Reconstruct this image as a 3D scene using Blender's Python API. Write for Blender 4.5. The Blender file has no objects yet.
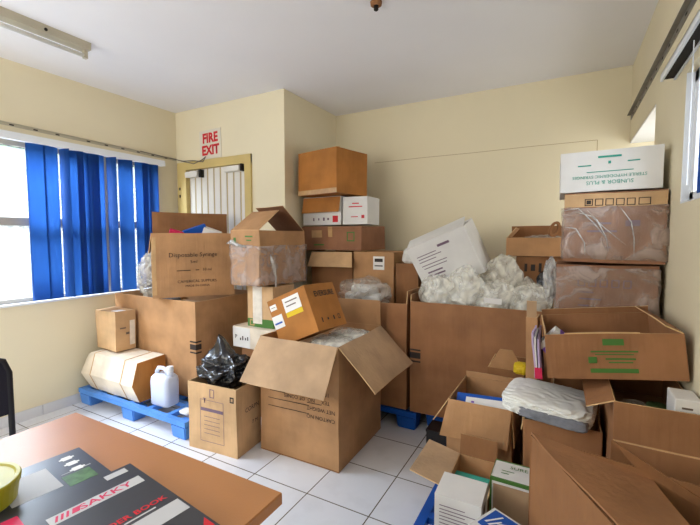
import bpy, bmesh, math, random
from mathutils import Vector, Matrix, Euler, noise
C = bpy.context.scene.collection
sc = bpy.context.scene
PI = math.pi
R = math.radians
RND = random.Random(7)

# ------------------------------------------------------------------ camera
cam_d = bpy.data.cameras.new('camera'); cam = bpy.data.objects.new('camera', cam_d); C.objects.link(cam)
cam_d.sensor_fit = 'HORIZONTAL'; cam_d.sensor_width = 36.0; cam_d.lens = 36.0*393.0/700.0
cam_d.clip_start = 0.02; cam_d.clip_end = 200
cam.location = (0, 0, 1.5)
cam.rotation_euler = (PI/2 - 0.062260, 0, 0.499778)
sc.camera = cam

# ------------------------------------------------------------------ world, lights, exposure
w = bpy.data.worlds.new('overcast_sky'); sc.world = w; w.use_nodes = True
bgn = w.node_tree.nodes['Background']; bgn.inputs[0].default_value = (0.86, 0.93, 1.0, 1); bgn.inputs[1].default_value = 1.15

def area(name, loc, rot, sx, sy, power, col):
    d = bpy.data.lights.new(name, 'AREA'); d.shape = 'RECTANGLE'; d.size = sx; d.size_y = sy; d.energy = power; d.color = col
    o = bpy.data.objects.new(name, d); C.objects.link(o); o.location = loc; o.rotation_euler = rot
    return o
area('left_window_daylight', (-5.1, 0.9, 3.25), (0, R(-58), 0), 1.6, 4.2, 1350, (0.86, 0.93, 1.0))
area('right_window_daylight', (1.5, 0.6, 2.9), (0, R(58), 0), 1.5, 2.6, 380, (0.92, 0.96, 1.0))
area('rear_fill_light', (-2.5, -1.42, 1.95), (R(100), 0, R(-4)), 2.2, 1.0, 32, (1.0, 0.96, 0.92))  # added fill from behind the camera; the rear wall holds no window

area('alcove_fill_light', (0.90, 3.42, 1.75), (0, R(90), 0), 0.8, 0.7, 4.5, (0.95, 0.97, 1.0))  # added to brighten the alcove soffit; no source is seen there

sc.view_settings.view_transform = 'Standard'; sc.view_settings.look = 'None'
sc.view_settings.exposure = 0.74; sc.view_settings.gamma = 1.0; sc.view_settings.use_curve_mapping = False

# ------------------------------------------------------------------ materials
def lin(c):
    return tuple(((v/255.0)/12.92 if v/255.0 <= 0.04045 else ((v/255.0+0.055)/1.055)**2.4) for v in c)

def mat(name, rgb, rough=0.6, var=0.0, vscale=4.0, bump=0.0, bscale=60.0, metal=0.0, spec=0.3, stretch=None, rgb2=None):
    m = bpy.data.materials.new(name); m.use_nodes = True
    nt = m.node_tree; b = nt.nodes['Principled BSDF']
    col = lin(rgb)
    b.inputs['Base Color'].default_value = (*col, 1); b.inputs['Roughness'].default_value = rough
    b.inputs['Metallic'].default_value = metal; b.inputs['Specular IOR Level'].default_value = spec
    tc = nt.nodes.new('ShaderNodeTexCoord')
    if var > 0 or rgb2:
        n = nt.nodes.new('ShaderNodeTexNoise'); n.inputs['Scale'].default_value = vscale; n.inputs['Detail'].default_value = 5
        nt.links.new(tc.outputs['Object'], n.inputs['Vector'])
        r = nt.nodes.new('ShaderNodeValToRGB')
        c2 = lin(rgb2) if rgb2 else tuple(v*(1-var) for v in col)
        c1 = tuple(min(1, v*(1+var*0.5)) for v in col)
        r.color_ramp.elements[0].position = 0.35; r.color_ramp.elements[1].position = 0.65
        r.color_ramp.elements[0].color = (*c2, 1); r.color_ramp.elements[1].color = (*c1, 1)
        nt.links.new(n.outputs['Fac'], r.inputs['Fac']); nt.links.new(r.outputs['Color'], b.inputs['Base Color'])
    if bump > 0:
        n2 = nt.nodes.new('ShaderNodeTexNoise'); n2.inputs['Scale'].default_value = bscale; n2.inputs['Detail'].default_value = 3
        if stretch:
            mp = nt.nodes.new('ShaderNodeMapping'); mp.inputs['Scale'].default_value = stretch
            nt.links.new(tc.outputs['Object'], mp.inputs['Vector']); nt.links.new(mp.outputs['Vector'], n2.inputs['Vector'])
        else:
            nt.links.new(tc.outputs['Object'], n2.inputs['Vector'])
        bp = nt.nodes.new('ShaderNodeBump'); bp.inputs['Strength'].default_value = bump; bp.inputs['Distance'].default_value = 0.01
        nt.links.new(n2.outputs['Fac'], bp.inputs['Height']); nt.links.new(bp.outputs['Normal'], b.inputs['Normal'])
    return m

def card(name, rgb):
    return mat(name, rgb, rough=0.72, var=0.2, vscale=4.5, bump=0.35, bscale=9.0, spec=0.25, stretch=(5, 5, 0.35))

def film(name, rgb, trans=0.5, rough=0.25, bscale=14.0, streak=True, bump=0.8):
    m = bpy.data.materials.new(name); m.use_nodes = True; nt = m.node_tree
    b = nt.nodes['Principled BSDF']; out = nt.nodes['Material Output']
    b.inputs['Base Color'].default_value = (*lin(rgb), 1); b.inputs['Roughness'].default_value = rough
    b.inputs['Specular IOR Level'].default_value = 0.7
    tr = nt.nodes.new('ShaderNodeBsdfTransparent'); mx = nt.nodes.new('ShaderNodeMixShader')
    tc = nt.nodes.new('ShaderNodeTexCoord'); n = nt.nodes.new('ShaderNodeTexNoise')
    n.inputs['Scale'].default_value = bscale; n.inputs['Detail'].default_value = 6; n.inputs['Distortion'].default_value = 1.2
    nt.links.new(tc.outputs['Object'], n.inputs['Vector'])
    bp = nt.nodes.new('ShaderNodeBump'); bp.inputs['Strength'].default_value = bump; bp.inputs['Distance'].default_value = 0.02
    nt.links.new(n.outputs['Fac'], bp.inputs['Height']); nt.links.new(bp.outputs['Normal'], b.inputs['Normal'])
    mr = nt.nodes.new('ShaderNodeMapRange'); mr.inputs['From Min'].default_value = 0.42; mr.inputs['From Max'].default_value = 0.62
    mr.inputs['To Min'].default_value = trans + 0.12; mr.inputs['To Max'].default_value = max(0.0, trans - 0.3)
    nt.links.new(n.outputs['Fac'], mr.inputs['Value']); nt.links.new(mr.outputs['Result'], mx.inputs['Fac'])
    nt.links.new(b.outputs[0], mx.inputs[1]); nt.links.new(tr.outputs[0], mx.inputs[2]); nt.links.new(mx.outputs[0], out.inputs[0])
    return m

M = {}
M['wall'] = mat('cream_wall_paint', (230, 219, 188), 0.7, var=0.05, vscale=0.9, bump=0.05, bscale=25)
M['ceil'] = mat('white_ceiling_paint', (242, 241, 243), 0.85, var=0.03, vscale=0.8)
M['white_paint'] = mat('white_gloss_paint', (228, 228, 226), 0.45, var=0.04)
M['skirt'] = mat('skirting_tile', (214, 214, 216), 0.3, var=0.05)
M['card'] = card('kraft_cardboard', (184, 140, 98))
M['card_light'] = card('pale_kraft_cardboard', (208, 170, 126))
M['card_shaded'] = card('shaded_kraft_cardboard', (158, 112, 76))  # kraft with shade worked into the colour, for dimly lit cartons
M['card_dark'] = card('brown_kraft_cardboard', (146, 102, 66))
M['card_orange'] = card('orange_kraft_cardboard', (176, 116, 56))
M['card_red'] = card('reddish_kraft_cardboard', (150, 106, 78))
M['card_in'] = card('cardboard_inner_liner', (184, 152, 118))
M['card_edge'] = card('torn_corrugated_edge', (222, 186, 136))
M['card_white'] = mat('white_printed_board', (226, 224, 220), 0.55, var=0.06, vscale=5)
M['card_cream'] = card('cream_board', (236, 222, 200))
M['tape'] = mat('clear_packing_tape', (196, 158, 112), 0.22, var=0.1, vscale=20, spec=0.6)
M['tape_white'] = mat('milky_packing_tape', (226, 218, 205), 0.25, var=0.1, vscale=20, spec=0.6)
M['ink_black'] = mat('black_print', (52, 44, 40), 0.6)
M['ink_grey'] = mat('grey_print', (112, 96, 84), 0.6)
M['ink_green'] = mat('green_print', (76, 122, 56), 0.6)
M['ink_teal'] = mat('teal_print', (60, 160, 140), 0.6)
M['ink_red'] = mat('red_print', (205, 40, 48), 0.5)
M['ink_blue'] = mat('blue_print', (20, 80, 170), 0.5)
M['ink_violet'] = mat('faded_violet_print', (118, 96, 112), 0.6)
M['label'] = mat('paper_label', (232, 230, 226), 0.6)
M['yellow'] = mat('yellow_plastic', (222, 190, 40), 0.45)
M['lime'] = mat('olive_yellow_tub_plastic', (158, 148, 30), 0.35, var=0.12, vscale=8)
M['black_film'] = mat('black_bag_plastic', (20, 20, 24), 0.24, bump=0.9, bscale=16, spec=0.7)
M['black'] = mat('black_painted_steel', (22, 22, 30), 0.4, spec=0.4)
M['black_fabric'] = mat('black_chair_upholstery', (34, 32, 44), 0.8, bump=0.2, bscale=200)
M['blue_lit'] = mat('lit_blue_pallet_plastic', (84, 144, 224), 0.4, var=0.1, vscale=6)  # same pallet plastic as the deep blue, window light painted in
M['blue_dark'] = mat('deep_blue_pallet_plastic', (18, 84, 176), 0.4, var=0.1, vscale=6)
M['hdpe'] = mat('milky_canister_plastic', (212, 220, 236), 0.35, var=0.04)
M['film'] = film('clear_film', (214, 214, 210), 0.52, 0.2, 12)
M['film_wrap'] = film('stretch_wrap_film', (196, 178, 168), 0.66, 0.2, 9)
M['film_bag'] = film('clear_bag_film', (246, 243, 230), 0.60, 0.18, 8)
M['film_grey'] = film('dusty_bag_film', (190, 180, 168), 0.70, 0.2, 8)
M['pack_white'] = mat('white_soft_pack', (232, 232, 226), 0.45, var=0.05, vscale=9, bump=0.25, bscale=10)
M['pack_grey'] = mat('grey_pack_contents', (132, 134, 142), 0.6, var=0.25, vscale=22)
M['table'] = mat('orange_laminate_tabletop', (178, 122, 76), 0.34, var=0.06, vscale=3, bump=0.04, bscale=150, spec=0.4)
M['table_edge'] = mat('laminate_edge_band', (140, 88, 50), 0.45)
M['steel'] = mat('galvanised_slotted_steel', (140, 136, 128), 0.45, var=0.15, vscale=12, metal=0.5)
M['slot'] = mat('dark_slot', (38, 34, 30), 0.8)
M['alu'] = mat('grey_window_frame_paint', (176, 172, 164), 0.5, var=0.05)
M['frame_white'] = mat('white_window_frame_paint', (232, 236, 240), 0.45)
M['ochre'] = mat('ochre_door_frame_paint', (206, 182, 118), 0.5, var=0.07)
M['door_white'] = mat('white_door_paint', (226, 222, 212), 0.5, var=0.04)
M['batten'] = mat('tan_door_joint', (190, 170, 128), 0.6)
M['fixture'] = mat('aged_fixture_enamel', (190, 182, 160), 0.5, var=0.06)
M['tube'] = mat('fluorescent_tube_glass', (236, 236, 228), 0.2)
M['book'] = mat('charcoal_book_cover', (56, 56, 60), 0.32, var=0.08, vscale=12, spec=0.5)
M['paper'] = mat('book_page_edges', (214, 210, 200), 0.7, bump=0.3, bscale=300)
M['silver'] = mat('silver_print', (190, 188, 186), 0.5)
M['magenta'] = mat('magenta_print', (206, 40, 84), 0.45)
M['wire'] = mat('grey_cable_sheath', (120, 112, 100), 0.5)
M['leaf'] = mat('hedge_leaves', (120, 158, 92), 0.7, var=0.4, vscale=9)
M['plaster'] = mat('white_outside_plaster', (214, 220, 222), 0.8)
M['concrete'] = mat('outside_concrete', (190, 188, 182), 0.9)
M['purple'] = mat('lilac_printed_board', (196, 178, 214), 0.5)
M['purple_dark'] = mat('purple_print', (128, 84, 176), 0.5)

# blue blind fabric lets some daylight through
def blind_mat():
    m = bpy.data.materials.new('blue_blind_fabric'); m.use_nodes = True; nt = m.node_tree
    b = nt.nodes['Principled BSDF']; out = nt.nodes['Material Output']
    b.inputs['Base Color'].default_value = (*lin((30, 86, 156)), 1); b.inputs['Roughness'].default_value = 0.7
    t = nt.nodes.new('ShaderNodeBsdfTranslucent'); t.inputs[0].default_value = (*lin((56, 112, 186)), 1)
    tc = nt.nodes.new('ShaderNodeTexCoord'); n = nt.nodes.new('ShaderNodeTexNoise'); n.inputs['Scale'].default_value = 60
    bp = nt.nodes.new('ShaderNodeBump'); bp.inputs['Strength'].default_value = 0.3; bp.inputs['Distance'].default_value = 0.004
    nt.links.new(tc.outputs['Object'], n.inputs['Vector']); nt.links.new(n.outputs['Fac'], bp.inputs['Height']); nt.links.new(bp.outputs['Normal'], b.inputs['Normal'])
    mx = nt.nodes.new('ShaderNodeMixShader'); mx.inputs[0].default_value = 0.38
    nt.links.new(b.outputs[0], mx.inputs[1]); nt.links.new(t.outputs[0], mx.inputs[2]); nt.links.new(mx.outputs[0], out.inputs[0])
    return m
M['blind'] = blind_mat()

def pane_mat():
    m = bpy.data.materials.new('patterned_window_glass'); m.use_nodes = True; nt = m.node_tree
    out = nt.nodes['Material Output']; nt.nodes.remove(nt.nodes['Principled BSDF'])
    tr = nt.nodes.new('ShaderNodeBsdfTransparent'); tl = nt.nodes.new('ShaderNodeBsdfTranslucent'); tl.inputs[0].default_value = (0.13, 0.135, 0.14, 1)
    cr = nt.nodes.new('ShaderNodeValToRGB'); cr.color_ramp.elements[0].color = (0.95, 0.97, 1, 1); cr.color_ramp.elements[1].color = (0.78, 0.81, 0.85, 1); cr.color_ramp.elements[0].position = 0.2; cr.color_ramp.elements[1].position = 0.6
    g = nt.nodes.new('ShaderNodeBsdfGlossy'); g.inputs['Roughness'].default_value = 0.25
    tc = nt.nodes.new('ShaderNodeTexCoord'); v = nt.nodes.new('ShaderNodeTexVoronoi'); v.inputs['Scale'].default_value = 38
    mr = nt.nodes.new('ShaderNodeMapRange'); mr.inputs['From Max'].default_value = 0.7; mr.inputs['To Min'].default_value = 0.06; mr.inputs['To Max'].default_value = 0.42
    nt.links.new(tc.outputs['Object'], v.inputs['Vector']); nt.links.new(v.outputs['Distance'], mr.inputs['Value'])
    nt.links.new(v.outputs['Distance'], cr.inputs['Fac']); nt.links.new(cr.outputs[0], tr.inputs[0])
    m1 = nt.nodes.new('ShaderNodeMixShader'); m2 = nt.nodes.new('ShaderNodeMixShader'); m2.inputs[0].default_value = 0.06
    nt.links.new(mr.outputs['Result'], m1.inputs[0]); nt.links.new(tr.outputs[0], m1.inputs[1]); nt.links.new(tl.outputs[0], m1.inputs[2])
    nt.links.new(m1.outputs[0], m2.inputs[1]); nt.links.new(g.outputs[0], m2.inputs[2]); nt.links.new(m2.outputs[0], out.inputs[0])
    return m
M['pane'] = pane_mat()

def tile_mat():
    m = bpy.data.materials.new('white_floor_tiles'); m.use_nodes = True; nt = m.node_tree; b = nt.nodes['Principled BSDF']
    tc = nt.nodes.new('ShaderNodeTexCoord'); mp = nt.nodes.new('ShaderNodeMapping')
    mp.inputs['Location'].default_value = (0.885, -1.83, 0)
    br = nt.nodes.new('ShaderNodeTexBrick'); br.offset = 0; br.squash = 1
    br.inputs['Scale'].default_value = 1; br.inputs['Brick Width'].default_value = 0.403; br.inputs['Row Height'].default_value = 0.403
    br.inputs['Mortar Size'].default_value = 0.0035; br.inputs['Mortar Smooth'].default_value = 0.1
    br.inputs['Color1'].default_value = (*lin((228, 229, 232)), 1); br.inputs['Color2'].default_value = (*lin((220, 221, 226)), 1)
    br.inputs['Mortar'].default_value = (*lin((98, 88, 76)), 1)
    nt.links.new(tc.outputs['Object'], mp.inputs['Vector']); nt.links.new(mp.outputs['Vector'], br.inputs['Vector'])
    n = nt.nodes.new('ShaderNodeTexNoise'); n.inputs['Scale'].default_value = 7; n.inputs['Detail'].default_value = 8
    nt.links.new(tc.outputs['Object'], n.inputs['Vector'])
    rp = nt.nodes.new('ShaderNodeValToRGB'); rp.color_ramp.elements[0].position = 0.3; rp.color_ramp.elements[0].color = (0.66, 0.64, 0.62, 1)
    rp.color_ramp.elements[1].position = 0.5; rp.color_ramp.elements[1].color = (1, 1, 1, 1)
    nt.links.new(n.outputs['Fac'], rp.inputs['Fac'])
    mx = nt.nodes.new('ShaderNodeMixRGB'); mx.blend_type = 'MULTIPLY'; mx.inputs[0].default_value = 0.18
    nt.links.new(br.outputs['Color'], mx.inputs[1]); nt.links.new(rp.outputs['Color'], mx.inputs[2]); nt.links.new(mx.outputs[0], b.inputs['Base Color'])
    b.inputs['Roughness'].default_value = 0.22; b.inputs['Specular IOR Level'].default_value = 0.45
    bp = nt.nodes.new('ShaderNodeBump'); bp.inputs['Strength'].default_value = 0.3; bp.inputs['Distance'].default_value = 0.004; bp.invert = True
    nt.links.new(br.outputs['Fac'], bp.inputs['Height']); nt.links.new(bp.outputs['Normal'], b.inputs['Normal'])
    return m
M['tiles'] = tile_mat()

# ------------------------------------------------------------------ helpers
def link(name, bm, m, parent=None, smooth=False, loc=None, rot=None):
    me = bpy.data.meshes.new(name); bmesh.ops.recalc_face_normals(bm, faces=bm.faces[:]) if smooth else None
    bm.to_mesh(me); bm.free()
    if smooth:
        for p in me.polygons: p.use_smooth = True
    me.materials.append(m)
    if m.name.endswith('cardboard') or m.name.endswith('liner'): me.materials.append(M['card_edge'])
    if len(me.materials) == 1:
        for p in me.polygons: p.material_index = 0
    o = bpy.data.objects.new(name, me); C.objects.link(o)
    if parent: o.parent = parent
    if loc: o.location = loc
    if rot: o.rotation_euler = rot
    return o

def tag(o, label, cat, group=None, kind=None):
    o['label'] = label; o['category'] = cat
    if group: o['group'] = group
    if kind: o['kind'] = kind
    return o

def thing(name, label, cat, loc=(0, 0, 0), rot=(0, 0, 0), group=None):
    o = bpy.data.objects.new(name, None); C.objects.link(o); o.location = loc; o.empty_display_size = 0.05
    o.rotation_euler = rot if isinstance(rot, tuple) else (0, 0, rot)
    return tag(o, label, cat, group)

def struct(name, bm, m, label=None, parent=None):
    o = link(name, bm, m, parent)
    if not parent: o['kind'] = 'structure'
    if label: o['label'] = label
    return o

def bx(bm, a, b, cell=None):
    """box from corner a to corner b, with its faces cut into a grid when cell is given"""
    x0, y0, z0 = a; x1, y1, z1 = b
    def n(d): return 1 if not cell else max(1, min(24, int(round(abs(d)/cell))))
    nx, ny, nz = n(x1-x0), n(y1-y0), n(z1-z0)
    cache = {}
    def V(i, j, k):
        key = (i, j, k)
        if key not in cache:
            cache[key] = bm.verts.new((x0+(x1-x0)*i/nx, y0+(y1-y0)*j/ny, z0+(z1-z0)*k/nz))
        return cache[key]
    for i in range(nx):
        for j in range(ny):
            bm.faces.new((V(i, j, 0), V(i, j+1, 0), V(i+1, j+1, 0), V(i+1, j, 0)))
            bm.faces.new((V(i, j, nz), V(i+1, j, nz), V(i+1, j+1, nz), V(i, j+1, nz)))
    for i in range(nx):
        for k in range(nz):
            bm.faces.new((V(i, 0, k), V(i+1, 0, k), V(i+1, 0, k+1), V(i, 0, k+1)))
            bm.faces.new((V(i, ny, k), V(i, ny, k+1), V(i+1, ny, k+1), V(i+1, ny, k)))
    for j in range(ny):
        for k in range(nz):
            bm.faces.new((V(0, j, k), V(0, j, k+1), V(0, j+1, k+1), V(0, j+1, k)))
            bm.faces.new((V(nx, j, k), V(nx, j+1, k), V(nx, j+1, k+1), V(nx, j, k+1)))
    return bm

def hexa(bm, P):
    """8 points: bottom 4 then top 4, same order"""
    v = [bm.verts.new(p) for p in P]
    for f in ((3, 2, 1, 0), (4, 5, 6, 7), (0, 1, 5, 4), (1, 2, 6, 5), (2, 3, 7, 6), (3, 0, 4, 7)):
        bm.faces.new([v[i] for i in f])
    return bm

def prism(bm, pts, axis, a, b):
    """polygon pts (2D) extruded along axis 0/1/2 from a to b"""
    def P(p, t):
        q = list(p); q.insert(axis, t); return q
    A = [bm.verts.new(P(p, a)) for p in pts]; B = [bm.verts.new(P(p, b)) for p in pts]
    n = len(pts)
    bm.faces.new(A[::-1]); bm.faces.new(B)
    for i in range(n): bm.faces.new((A[i], A[(i+1) % n], B[(i+1) % n], B[i]))
    bmesh.ops.recalc_face_normals(bm, faces=bm.faces[:])
    return bm

def tube(bm, pts, r, seg=10, caps=True):
    pts = [Vector(p) for p in pts]; rings = []
    rr = r if isinstance(r, (list, tuple)) else [r]*len(pts)
    up = Vector((0, 0, 1)); prev = None
    for i, p in enumerate(pts):
        d = (pts[min(i+1, len(pts)-1)] - pts[max(i-1, 0)]).normalized()
        if prev is None:
            a = up if abs(d.dot(up)) < 0.95 else Vector((1, 0, 0)); u = d.cross(a).normalized()
        else:
            u = (prev - d*prev.dot(d)).normalized()
        prev = u; v = d.cross(u)
        rings.append([bm.verts.new(p + (u*math.cos(2*PI*k/seg) + v*math.sin(2*PI*k/seg))*rr[i]) for k in range(seg)])
    for a, b in zip(rings, rings[1:]):
        for k in range(seg): bm.faces.new((a[k], a[(k+1) % seg], b[(k+1) % seg], b[k]))
    if caps: bm.faces.new(rings[0][::-1]); bm.faces.new(rings[-1])
    return bm

def lathe(bm, prof, seg=28, c=(0, 0)):
    rings = [[bm.verts.new((c[0]+r*math.cos(2*PI*k/seg), c[1]+r*math.sin(2*PI*k/seg), z)) for k in range(seg)] for r, z in prof]
    for a, b in zip(rings, rings[1:]):
        for k in range(seg): bm.faces.new((a[k], a[(k+1) % seg], b[(k+1) % seg], b[k]))
    bm.faces.new(rings[0][::-1]); bm.faces.new(rings[-1])
    return bm

def warp_bm(bm, seed, amp=0.005, freq=3.0):
    for v in bm.verts:
        p = v.co*freq + Vector((seed*3.7, seed*1.9, seed*5.3))
        v.co += noise.noise_vector(p)*amp
    return bm

def text_bm(s, size, bold=0.0):
    cu = bpy.data.curves.new('t', 'FONT'); cu.body = s; cu.size = size; cu.align_x = 'CENTER'; cu.align_y = 'CENTER'; cu.offset = bold
    cu.resolution_u = 2
    o = bpy.data.objects.new('t', cu); C.objects.link(o)
    dg = bpy.context.evaluated_depsgraph_get(); me = bpy.data.meshes.new_from_object(o.evaluated_get(dg))
    bm = bmesh.new(); bm.from_mesh(me)
    bpy.data.objects.remove(o); bpy.data.curves.remove(cu); bpy.data.meshes.remove(me)
    return bm

def face_mx(face, w, d, h):
    """matrix taking (u, v, out) on a face of a box to the box's local frame; u from the face's left seen from outside"""
    if face == 'F': return Matrix(((1, 0, 0, 0), (0, 0, -1, 0), (0, 1, 0, 0), (0, 0, 0, 1)))
    if face == 'R': return Matrix(((0, 0, 1, w), (1, 0, 0, 0), (0, 1, 0, 0), (0, 0, 0, 1)))
    if face == 'L': return Matrix(((0, 0, -1, 0), (-1, 0, 0, d), (0, 1, 0, 0), (0, 0, 0, 1)))
    if face == 'B': return Matrix(((-1, 0, 0, w), (0, 0, 1, d), (0, 1, 0, 0), (0, 0, 0, 1)))
    if face == 'T': return Matrix(((1, 0, 0, 0), (0, 1, 0, 0), (0, 0, 1, h), (0, 0, 0, 1)))

class Box:
    """a carton: local origin at its front-left bottom corner"""
    def __init__(s, name, label, cat, pos, rot, w, d, h, m, open_=False, seed=None, warp=0.005, m_in=None, group=None, floor_h=None):
        s.w, s.d, s.h = w, d, h; s.seed = RND.random()*50 if seed is None else seed; s.warp = warp
        s.root = thing(name, label, cat, pos, rot, group); s.m = m; s.m_in = m_in or M['card_in']
        bm = bmesh.new(); t = 0.006; c = 0.07
        if open_:
            bx(bm, (0, 0, 0), (w, t, h), c); bx(bm, (0, d-t, 0), (w, d, h), c)
            bx(bm, (0, t, 0), (t, d-t, h), c); bx(bm, (w-t, t, 0), (w, d-t, h), c)
            bx(bm, (t, t, 0), (w-t, d-t, t), c)
            for f in bm.faces:
                if all(abs(v.co.z-h) < 1e-6 for v in f.verts): f.material_index = 1
        else:
            bx(bm, (0, 0, 0), (w, d, h), c)
        s.fin(bm, 'body', m)
    def wr(s, bm):
        warp_bm(bm, s.seed, s.warp); return bm
    def fin(s, bm, name, m, label=None, bev=0.0):
        s.wr(bm); o = link(name, bm, m, s.root)
        if label: o['label'] = label
        return o
    def flap(s, face, length, ang, m=None, inset=0.004, skew=(0, 0), part=(0, 1), curl=0.0, sag=0.0):
        """ang in degrees: 0 straight up, 90 horizontal outwards, 180 hanging down, negative folds inwards"""
        mx = face_mx(face, s.w, s.d, s.h); W = s.w if face in 'FB' else s.d
        bm = bmesh.new(); a0 = W*part[0]+inset; a1 = W*part[1]-inset; nu, nv = max(2, int((a1-a0)/0.06)), 6
        th = 0.005; V = {}
        for k in (0, 1):
            for i in range(nu+1):
                for j in range(nv+1):
                    f = i/nu; q = j/nv
                    u = a0 + (a1-a0)*f + (skew[0]*(1-f) + skew[1]*f)*q
                    aa = R(ang) + curl*q
                    r = length*q
                    off = th*(k-0.5)
                    v = s.h + r*math.cos(aa) + 0.001 + off*math.sin(aa) - sag*math.sin(PI*f)*q
                    o_ = r*math.sin(aa) - off*math.cos(aa) - th*0.5
                    V[(i, j, k)] = bm.verts.new(mx @ Vector((u, v, o_)))
        def F(*ks):
            f = bm.faces.new([V[k] for k in ks]); f.material_index = 0 if len({k[2] for k in ks}) == 1 else 1
        for i in range(nu):
            for j in range(nv):
                F((i, j, 0), (i+1, j, 0), (i+1, j+1, 0), (i, j+1, 0)); F((i, j, 1), (i, j+1, 1), (i+1, j+1, 1), (i+1, j, 1))
        for i in range(nu):
            F((i, 0, 0), (i, 0, 1), (i+1, 0, 1), (i+1, 0, 0)); F((i, nv, 0), (i+1, nv, 0), (i+1, nv, 1), (i, nv, 1))
        for j in range(nv):
            F((0, j, 0), (0, j+1, 0), (0, j+1, 1), (0, j, 1)); F((nu, j, 0), (nu, j, 1), (nu, j+1, 1), (nu, j+1, 0))
        return s.fin(bm, 'flap', m or s.m)
    def rect(s, face, u0, u1, v0, v1, m, name='label', out=0.0018, label=None, parent=None):
        bm = bmesh.new(); bx(bm, (u0, v0, 0.0), (u1, v1, out), 0.05)
        bm.transform(face_mx(face, s.w, s.d, s.h)); return s.fin(bm, name, m, label)
    def text(s, face, rows, m, name='printed_text', flip=False, bold=0.0):
        """rows: (string, u, v, size); all rows become one printed part"""
        for st, u, v, size in rows:
            if st.startswith('#'):                       # '#w,h' a printed bar
                ww, hh = [float(q) for q in st[1:].split(',')]
                t = bmesh.new(); bx(t, (-ww/2, -hh/2, 0), (ww/2, hh/2, 0.0004), 0.06)
            elif st.startswith('@'):                     # '@w,h,t' an outlined box
                ww, hh, tt = [float(q) for q in st[1:].split(',')]
                t = bmesh.new(); O = [(-ww/2, -hh/2), (ww/2, -hh/2), (ww/2, hh/2), (-ww/2, hh/2)]; I = [(x*(1-2*tt/ww), y*(1-2*tt/hh)) for x, y in O]
                vo = [t.verts.new((x, y, 0.0004)) for x, y in O]; vi = [t.verts.new((x, y, 0.0004)) for x, y in I]
                for k in range(4): t.faces.new((vo[k], vo[(k+1) % 4], vi[(k+1) % 4], vi[k]))
            else:
                t = text_bm(st, size, bold)
            if flip: t.transform(Matrix.Rotation(PI, 4, 'Z'))
            t.transform(Matrix.Translation((u, v, 0.0024)))
            t.transform(face_mx(face, s.w, s.d, s.h)); s.fin(t, name, m)
    def tape_top(s, m=None, width=0.05, drop=0.07, along='x'):
        bm = bmesh.new(); e = 0.0015
        if along == 'x':
            y0, y1 = s.d/2-width/2, s.d/2+width/2
            bx(bm, (-e, y0, s.h), (s.w+e, y1, s.h+e), 0.07); bx(bm, (s.w, y0, s.h-drop), (s.w+e, y1, s.h), 0.07); bx(bm, (-e, y0, s.h-drop), (0, y1, s.h), 0.07)
        else:
            x0, x1 = s.w/2-width/2, s.w/2+width/2
            bx(bm, (x0, -e, s.h), (x1, s.d+e, s.h+e), 0.07); bx(bm, (x0, -e, s.h-drop), (x1, 0, s.h), 0.07)
        return s.fin(bm, 'packing_tape', m or M['tape'])
    def seam(s, along='x', m=None):
        """the two closed top flaps, each a part with the seam between them"""
        e = 0.004
        for k in (0, 1):
            bm = bmesh.new()
            if along == 'x': y0, y1 = (0.0, s.d/2-0.002) if k == 0 else (s.d/2+0.002, s.d); bx(bm, (0, y0, s.h), (s.w, y1, s.h+e), 0.07)
            else: x0, x1 = (0.0, s.w/2-0.002) if k == 0 else (s.w/2+0.002, s.w); bx(bm, (x0, 0, s.h), (x1, s.d, s.h+e), 0.07)
            s.fin(bm, 'flap', m or s.m)
    def pad(s, z):
        bm = bmesh.new(); bx(bm, (0.008, 0.008, z-0.006), (s.w-0.008, s.d-0.008, z), 0.07); return s.fin(bm, 'inner_pad', s.m_in)
    def wrap(s, z0, z1, m, gap=0.006, amp=0.008, name='plastic_wrap'):
        bm = bmesh.new(); bx(bm, (-gap, -gap, z0), (s.w+gap, s.d+gap, z1), 0.035)
        for v in bm.verts:
            v.co += noise.noise_vector(v.co*14 + Vector((s.seed, 2, 3)))*amp
        s.wr(bm); return link(name, bm, m, s.root, smooth=True)

def blob(c, r, seed, sub=4, amp=0.25, freq=3.0, flat=None, ridge=True, tip=None, hf=0.06):
    """crumpled closed bag-like surface"""
    bm = bmesh.new(); bmesh.ops.create_icosphere(bm, subdivisions=sub, radius=1.0)
    sd = Vector((seed*1.3, seed*2.1, seed*0.7))
    for v in bm.verts:
        n = v.co.normalized(); k = 1.0
        if ridge:
            a = 1-abs(noise.noise(n*freq+sd))*2; b = 1-abs(noise.noise(n*freq*2.3+sd))*2; e = noise.noise(n*freq*5+sd)
            k += amp*(a*0.75+b*0.12+e*hf-0.3)
        else: k += amp*noise.noise(n*freq+sd)
        p = Vector((n.x*r[0], n.y*r[1], n.z*r[2]))*k
        if tip:
            t = Vector(tip[0]).normalized(); dd = max(0, n.dot(t)-0.8)/0.2
            p += t*tip[1]*dd*dd
        if flat is not None and p.z < -r[2]*flat: p.z = -r[2]*flat
        v.co = p + Vector(c)
    return bm

def pack(w, d, h, seed, sub=5, puff=4.0, amp=0.06, freq=5):
    """soft brick-shaped pack (superellipsoid), base at z=0"""
    bm = bmesh.new(); bmesh.ops.create_icosphere(bm, subdivisions=sub, radius=1.0)
    for v in bm.verts:
        n = v.co.normalized(); e = puff
        q = (abs(n.x)**e+abs(n.y)**e+abs(n.z)**e)**(-1/e)
        p = n*q; k = 1+amp*(1-2*abs(noise.noise(p*freq+Vector((seed, seed*2, 0)))))
        v.co = Vector((p.x*w/2*k, p.y*d/2*k, (max(p.z*k, -1)+1)*h/2))
    return bm

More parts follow.
